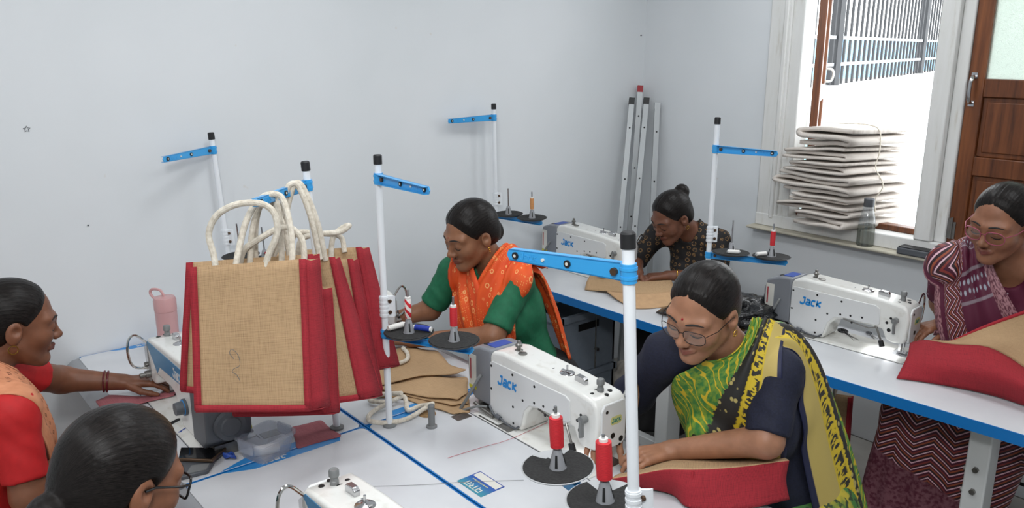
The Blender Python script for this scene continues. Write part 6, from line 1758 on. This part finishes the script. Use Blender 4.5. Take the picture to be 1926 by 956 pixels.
# ------------------------------------------------------------------ people
# D : woman in navy blouse and yellow-green sari
def tp(S_, r, f, u, base='neck'): return S_.J[base] + S_.T @ V3(r, f, u)
hd = Head((-1.205, 1.637, 1.236), (0.08, -0.90, -0.36), roll=0.10, scale=1.04)
J = dict(pelvis=(-1.14, 1.97, 0.56), neck=(-1.20, 1.76, 1.115), shL=(-1.075, 1.80, 1.065), shR=(-1.365, 1.70, 1.055),
         elL=(-1.035, 1.705, 0.915), wrL=(-1.262, 1.615, 0.826), elR=(-1.50, 1.72, 0.875), wrR=(-1.465, 1.555, 0.85),
         knL=(-0.96, 1.60, 0.50), knR=(-1.20, 1.60, 0.50), anL=(-0.96, 1.62, 0.10), anR=(-1.18, 1.62, 0.10))
hands = [(((-1.262, 1.615, 0.826), (-0.42, -0.90, -0.10), (0.05, -0.1, 1), 1), dict(curl=0.55, thumb=0.5)),
         (((-1.465, 1.555, 0.85), (0.55, -0.75, -0.35), (0.0, -0.1, 1), -1), dict(curl=0.5))]
D = Person('woman in navy blouse and yellow green sari wearing thin glasses', hd, J, 1.06, hands)
D.build_body('skin_d'); D.face(bindi=(0.036, 0.0032)); D.hair(dict(vol=0.001, lumps=[((0, -0.105, -0.03), (0.045, 0.035, 0.04))], box=((-0.12, -0.17, -0.11), (0.12, 0.11, 0.15)), line=0.004))
D.glasses('glass_frame_dark', 0.0275, 0.0195, 0.0010); D.earring('hoop', 0.008)
D.blouse('navy_cloth', sleeve=dict(L=0.92, R=1.45), full=True, wr=0.003)
D.skirt('sari_skirt_green')
# drape across the chest: columns u = 0 (outer lower border) .. 1 (inner upper edge), rows from the left shoulder to the right hip
ct = [[tp(D, -0.130, -0.07, 0.00), tp(D, -0.105, -0.06, 0.04), tp(D, -0.085, -0.05, 0.05), tp(D, -0.065, -0.04, 0.06)],
      [tp(D, -0.140, 0.04, -0.03), tp(D, -0.100, 0.05, 0.01), tp(D, -0.070, 0.05, 0.025), tp(D, -0.045, 0.045, 0.035)],
      [tp(D, -0.135, 0.11, -0.15), tp(D, -0.070, 0.12, -0.10), tp(D, 0.0, 0.11, -0.05), tp(D, 0.075, 0.09, -0.01)],
      [tp(D, -0.105, 0.12, -0.28), tp(D, -0.03, 0.13, -0.22), tp(D, 0.06, 0.12, -0.14), tp(D, 0.15, 0.08, -0.06)],
      [tp(D, -0.050, 0.12, -0.40), tp(D, 0.02, 0.12, -0.34), tp(D, 0.11, 0.11, -0.27), tp(D, 0.20, 0.04, -0.18)],
      [tp(D, 0.02, 0.12, -0.51), tp(D, 0.09, 0.12, -0.46), tp(D, 0.16, 0.08, -0.41), tp(D, 0.22, -0.02, -0.35)]]
D.drape('sari_drape', ct, 60, 90, 'sari_yellow', 0.008, lambda u, v: 0.004 * np.sin(u * 26 + 3 * v) * (u > 0.4), (1, 1.2))
ct = [[tp(D, -0.125, 0.02, -0.02), tp(D, -0.110, -0.03, 0.02), tp(D, -0.075, -0.06, 0.04)],
      [tp(D, -0.150, -0.01, -0.06), tp(D, -0.150, -0.08, -0.03), tp(D, -0.12, -0.13, -0.02)],
      [tp(D, -0.150, 0.04, -0.18), tp(D, -0.180, -0.09, -0.15), tp(D, -0.16, -0.17, -0.15)],
      [tp(D, -0.150, 0.08, -0.36), tp(D, -0.195, -0.07, -0.36), tp(D, -0.19, -0.17, -0.36)],
      [tp(D, -0.155, 0.11, -0.58), tp(D, -0.210, -0.04, -0.58), tp(D, -0.21, -0.15, -0.58)],
      [tp(D, -0.16, 0.13, -0.80), tp(D, -0.22, -0.01, -0.80), tp(D, -0.22, -0.12, -0.80)]]
D.drape('sari_end', ct, 40, 80, 'sari_yellow', 0.008, lambda u, v: 0.005 * np.sin(u * 14 + 2 * v), (0.72, 1.5))
D.tube('bangle', ring((-1.222, 1.668, 0.828), (-0.6, -0.8, -0.1), 0.035), 0.006, 'bangle_dark', 8, True, squash=(1, 1.3))
D.tube('ring', ring((-1.310, 1.520, 0.808), (-0.42, -0.9, -0.15), 0.0098), 0.0016, 'gold', 6, True)

# C : woman in green blouse with orange scarf
hd = Head((-2.388, 1.779, 1.208), (-0.04, -0.93, -0.36), roll=0.06, scale=1.06)
J = dict(pelvis=(-2.32, 2.02, 0.56), neck=(-2.37, 1.88, 1.085), shL=(-2.245, 1.89, 1.035), shR=(-2.53, 1.80, 1.025),
         elL=(-2.205, 1.74, 0.860), wrL=(-2.46, 1.55, 0.815), elR=(-2.60, 1.73, 0.865), wrR=(-2.70, 1.57, 0.82),
         knL=(-2.22, 1.62, 0.50), knR=(-2.45, 1.62, 0.50), anL=(-2.22, 1.64, 0.10), anR=(-2.44, 1.64, 0.10))
hands = [(((-2.46, 1.55, 0.815), (-0.85, -0.50, -0.08), (0, 0, 1), 1), dict(curl=0.35)), (((-2.70, 1.57, 0.82), (-0.3, -0.95, -0.1), (0, 0, 1), -1), dict(curl=0.4))]
Cw = Person('woman in green blouse with orange patterned scarf', hd, J, 1.03, hands)
Cw.build_body('skin_c'); Cw.face(bindi=(0.034, 0.002)); Cw.hair(dict(vol=0.005, part=0.012, cover_ear=False, lumps=[((0, -0.10, -0.035), (0.04, 0.03, 0.045))], box=((-0.12, -0.17, -0.11), (0.12, 0.11, 0.15)), line=0.0)); Cw.earring('studs')
Cw.blouse('green_cloth', sleeve=dict(L=0.86, R=0.86), wr=0.0022)
Cw.skirt('black_cloth')
for sg in (-1, 1):
    ct = [[tp(Cw, sg * 0.02, -0.12, -0.02), tp(Cw, sg * 0.10, -0.11, -0.03), tp(Cw, sg * 0.18, -0.07, -0.07)],
          [tp(Cw, sg * 0.060, -0.03, 0.070), tp(Cw, sg * 0.115, -0.01, 0.035), tp(Cw, sg * 0.19, 0.0, -0.02)],
          [tp(Cw, sg * 0.035, 0.08, 0.035), tp(Cw, sg * 0.11, 0.09, -0.02), tp(Cw, sg * 0.19, 0.06, -0.08)],
          [tp(Cw, -sg * 0.02, 0.15, -0.06), tp(Cw, sg * 0.08, 0.17, -0.12), tp(Cw, sg * 0.165, 0.12, -0.17)],
          [tp(Cw, -sg * 0.03, 0.19, -0.22), tp(Cw, sg * 0.07, 0.19, -0.26), tp(Cw, sg * 0.145, 0.14, -0.29)],
          [tp(Cw, -sg * 0.03, 0.18, -0.42), tp(Cw, sg * 0.06, 0.19, -0.44), tp(Cw, sg * 0.13, 0.14, -0.46)]]
    if sg < 0:
        for r_i, lim in ((1, 0.165), (2, 0.145), (3, 0.120), (4, 0.105), (5, 0.10)):
            q_ = (ct[r_i][2] - Cw.J['neck']) @ Cw.T; q_[0] = -lim; q_[1] = max(q_[1], 0.06 if r_i > 1 else 0.0); ct[r_i][2] = Cw.J['neck'] + Cw.T @ q_
    if sg > 0: ct = [r[::-1] for r in ct]
    Cw.drape('scarf', ct, 48, 74, 'bandhani', 0.012 + 0.005 * (sg > 0), lambda u, v: 0.007 * np.sin(u * 17 + 4 * v) + 0.004 * np.sin(u * 31), (0.34, 0.75), 0.004)
ct = [[tp(Cw, -0.15, 0.0, -0.04), tp(Cw, -0.11, -0.05, -0.01), tp(Cw, -0.04, -0.07, 0.0)],
      [tp(Cw, -0.165, -0.06, -0.09), tp(Cw, -0.12, -0.09, -0.09), tp(Cw, -0.05, -0.11, -0.08)],
      [tp(Cw, -0.175, -0.07, -0.24), tp(Cw, -0.14, -0.11, -0.26), tp(Cw, -0.08, -0.13, -0.26)],
      [tp(Cw, -0.185, -0.06, -0.46), tp(Cw, -0.15, -0.10, -0.48), tp(Cw, -0.10, -0.14, -0.50)]]
Cw.drape('scarf_end', ct, 34, 50, 'bandhani', 0.012, lambda u, v: 0.006 * np.sin(u * 15 + 2 * v), (0.30, 0.55), 0.004)
Cw.tube('bangle', ring((-2.665, 1.625, 0.834), (-0.5, -0.85, -0.2), 0.031), 0.004, 'rubber_black', 8, True)

# E : girl in black kurti, hair in a bun
hd = Head((-2.430, 3.010, 1.105), (-0.16, -0.88, -0.52), roll=0.05, scale=1.02)
J = dict(pelvis=(-2.36, 3.33, 0.55), neck=(-2.42, 3.14, 1.045), shL=(-2.29, 3.20, 0.985), shR=(-2.57, 3.09, 0.985),
         elL=(-2.25, 3.13, 0.830), wrL=(-2.42, 2.99, 0.818), elR=(-2.63, 3.00, 0.855), wrR=(-2.53, 2.90, 0.826),
         knL=(-2.25, 2.95, 0.50), knR=(-2.48, 2.95, 0.50), anL=(-2.27, 2.92, 0.10), anR=(-2.46, 2.92, 0.10))
hands = [(((-2.42, 2.99, 0.818), (-0.62, -0.78, -0.10), (0, 0, 1), 1), dict(curl=0.4)), (((-2.53, 2.90, 0.826), (0.25, -0.9, -0.25), (0, 0, 1), -1), dict(curl=0.4))]
Ew = Person('girl in black gold flowered dress with her hair in a bun', hd, J, 0.94, hands)
Ew.build_body('skin_e'); Ew.face(); Ew.hair(dict(vol=0.004, line=0.0, lumps=[((0.0, -0.105, 0.075), (0.036, 0.034, 0.036)), ((0.0, -0.075, 0.06), (0.035, 0.04, 0.035))], box=((-0.12, -0.17, -0.11), (0.12, 0.11, 0.16)))); Ew.earring('hoop', 0.008)
Ew.blouse('kurti_black', sleeve=dict(L=1.25, R=1.2), full=True, name='dress', low=-0.12, wr=0.003)
Ew.skirt('black_cloth', 'trousers', off=0.012, hem=0.08)
Ew.tube('bracelet', ring((-2.385, 3.02, 0.822), (-0.75, -0.6, 0), 0.030), 0.003, 'gold', 6, True)

# F : woman in maroon sari
hd = Head((-1.000, 2.985, 1.318), (-0.14, -0.93, -0.30), roll=0.10, scale=1.10, cheek=1.06)
J = dict(pelvis=(-0.95, 3.34, 0.58), neck=(-1.00, 3.10, 1.190), shL=(-0.83, 3.12, 1.13), shR=(-1.165, 3.03, 1.13),
         elL=(-0.74, 3.16, 0.92), wrL=(-0.97, 3.14, 0.84), elR=(-1.235, 3.20, 0.93), wrR=(-1.175, 3.10, 0.885),
         knL=(-0.90, 3.02, 0.52), knR=(-1.22, 3.00, 0.52), anL=(-0.95, 2.98, 0.10), anR=(-1.28, 2.96, 0.10))
hands = [(((-1.175, 3.10, 0.885), (-0.50, -0.82, -0.22), (0, 0, 1), -1), dict(curl=0.5)), (((-0.97, 3.14, 0.84), (-0.9, -0.35, -0.1), (0, 0, 1), 1), dict(curl=0.3))]
Fw = Person('woman in maroon sari with pink rimmed glasses', hd, J, 1.08, hands)
Fw.build_body('skin_f'); Fw.face(); Fw.hair(dict(vol=0.002, line=0.0, lumps=[((0, -0.10, -0.02), (0.05, 0.035, 0.05))], box=((-0.12, -0.17, -0.11), (0.12, 0.11, 0.15))))
Fw.glasses('glass_frame_pink', 0.0265, 0.0205, 0.0015, 2.5); Fw.earring('hoop', 0.008)
Fw.blouse('maroon_dots', sleeve=dict(L=0.8, R=0.8), wr=0.0022, neck_cut=(0.075, 0.11, 0.05)); Fw.skirt('sari_maroon_skirt', off=0.035, hem=0.06)
ct = [[tp(Fw, 0.20, -0.10, -0.06), tp(Fw, 0.15, -0.11, 0.0), tp(Fw, 0.10, -0.11, 0.02), tp(Fw, 0.05, -0.11, 0.0)],
      [tp(Fw, 0.225, 0.0, -0.03), tp(Fw, 0.175, 0.0, 0.02), tp(Fw, 0.115, 0.0, 0.05), tp(Fw, 0.065, 0.0, 0.06)],
      [tp(Fw, 0.235, 0.10, -0.12), tp(Fw, 0.18, 0.11, -0.07), tp(Fw, 0.10, 0.11, -0.04), tp(Fw, 0.030, 0.10, -0.01)],
      [tp(Fw, 0.235, 0.14, -0.26), tp(Fw, 0.17, 0.18, -0.22), tp(Fw, 0.07, 0.18, -0.18), tp(Fw, -0.03, 0.16, -0.13)],
      [tp(Fw, 0.220, 0.14, -0.42), tp(Fw, 0.14, 0.20, -0.38), tp(Fw, 0.03, 0.20, -0.33), tp(Fw, -0.08, 0.17, -0.26)],
      [tp(Fw, 0.210, 0.12, -0.58), tp(Fw, 0.12, 0.19, -0.54), tp(Fw, 0.0, 0.20, -0.48), tp(Fw, -0.12, 0.15, -0.38)]]
Fw.drape('sari_drape', ct, 70, 80, 'sari_maroon', 0.010, lambda u, v: 0.006 * np.sin(u * 30 + 2 * v) * (u < 0.9), (1, 0.8), 0.004, kind='full')

# A : woman in red blouse at the left
hd = Head((-2.545, 0.300, 1.140), (0.03, 0.98, -0.22), roll=0.0, scale=1.06)
J = dict(pelvis=(-2.50, 0.06, 0.55), neck=(-2.53, 0.20, 1.015), shL=(-2.66, 0.27, 0.965), shR=(-2.36, 0.24, 0.955),
         elL=(-2.80, 0.43, 0.850), wrL=(-2.74, 0.60, 0.815), elR=(-2.31, 0.24, 0.730), wrR=(-2.42, 0.44, 0.80),
         knL=(-2.62, 0.42, 0.50), knR=(-2.38, 0.42, 0.50), anL=(-2.62, 0.40, 0.10), anR=(-2.38, 0.40, 0.10))
hands = [(((-2.74, 0.60, 0.815), (0.30, 0.94, -0.12), (0, 0, 1), 1), dict(curl=0.4, thumb=0.5)), (((-2.42, 0.44, 0.80), (-0.3, 0.95, -0.1), (0, 0, 1), -1), dict(curl=0.4))]
Aw = Person('woman in red blouse and peach shawl seen in profile', hd, J, 1.04, hands)
Aw.build_body('skin_a'); Aw.face(); Aw.hair(dict(vol=0.002, line=0.0, lumps=[((0, -0.105, -0.03), (0.045, 0.035, 0.045))], box=((-0.12, -0.17, -0.11), (0.12, 0.11, 0.15)))); Aw.earring('hoop', 0.011)
Aw.blouse('red_cloth', sleeve=dict(L=0.55, R=0.80), wr=0.002); Aw.skirt('dupatta_peach')
ct = [[tp(Aw, 0.17, -0.09, -0.04), tp(Aw, 0.09, -0.10, 0.0), tp(Aw, 0.04, -0.11, 0.01)],
      [tp(Aw, 0.185, 0.0, 0.0), tp(Aw, 0.10, 0.0, 0.05), tp(Aw, 0.06, 0.0, 0.06)],
      [tp(Aw, 0.165, 0.11, -0.07), tp(Aw, 0.07, 0.12, -0.02), tp(Aw, 0.0, 0.10, 0.0)],
      [tp(Aw, 0.11, 0.19, -0.20), tp(Aw, 0.02, 0.20, -0.15), tp(Aw, -0.06, 0.17, -0.10)],
      [tp(Aw, 0.08, 0.20, -0.36), tp(Aw, -0.03, 0.21, -0.30), tp(Aw, -0.12, 0.16, -0.24)],
      [tp(Aw, 0.05, 0.20, -0.52), tp(Aw, -0.06, 0.20, -0.46), tp(Aw, -0.16, 0.13, -0.40)]]
Aw.drape('shawl', ct, 44, 70, 'dupatta_peach', 0.010, lambda u, v: 0.004 * np.sin(u * 20 + 3 * v), (1, 1.4), 0.004)
Aw.tube('bangle', ring((-2.755, 0.556, 0.824), (0.3, 0.93, -0.15), 0.033), 0.0035, 'bangle_red', 8, True)
Aw.tube('bangle', ring((-2.758, 0.547, 0.826), (0.35, 0.93, -0.10), 0.034), 0.0028, 'bangle_red', 8, True)

# B : woman nearest the camera, seen from behind
hd = Head((-1.475, 0.300, 1.128), (-0.28, 0.90, -0.42), roll=0.0, scale=1.10)
J = dict(pelvis=(-1.45, 0.02, 0.55), neck=(-1.46, 0.17, 1.010), shL=(-1.62, 0.20, 0.955), shR=(-1.31, 0.20, 0.955),
         elL=(-1.70, 0.36, 0.800), wrL=(-1.58, 0.56, 0.82), elR=(-1.24, 0.36, 0.800), wrR=(-1.36, 0.56, 0.82),
         knL=(-1.57, 0.40, 0.50), knR=(-1.33, 0.40, 0.50), anL=(-1.57, 0.40, 0.10), anR=(-1.33, 0.40, 0.10))
hands = [(((-1.58, 0.56, 0.82), (0.3, 0.94, -0.1), (0, 0, 1), 1), dict(curl=0.4)), (((-1.36, 0.56, 0.82), (-0.3, 0.94, -0.1), (0, 0, 1), -1), dict(curl=0.4))]
Bw = Person('woman in black glasses nearest the camera seen from behind', hd, J, 1.02, hands)
Bw.build_body('skin_b'); Bw.face(); Bw.hair(dict(vol=0.004, line=0.0, parting=False, nape=-0.075, lumps=[((0.0, -0.112, -0.05), (0.032, 0.028, 0.03))], locks=[((0, -0.115, -0.06), (0, -0.135, -0.12), 0.026, 0.022), ((0, -0.135, -0.12), (0, -0.120, -0.20), 0.022, 0.012)], box=((-0.12, -0.18, -0.23), (0.12, 0.11, 0.15))))
Bw.glasses('glass_frame_black', 0.0275, 0.0195, 0.0024, 4.0); Bw.earring('studs')
Bw.blouse('teal_cloth', sleeve=0.8); Bw.skirt('teal_cloth')
for xy, lab in (((-1.06, 2.02), 'black stool under the woman in yellow sari'), ((-2.36, 3.35), 'black stool under the girl with a hair bun'), ((-0.95, 3.36), 'black stool under the woman in maroon sari'), ((-2.50, 0.04), 'black stool under the woman in red blouse'), ((-1.45, 0.0), 'black stool under the woman in black glasses')):
    stool(xy, lab)
stool((-2.32, 2.04), 'black stool under the woman in the orange scarf')
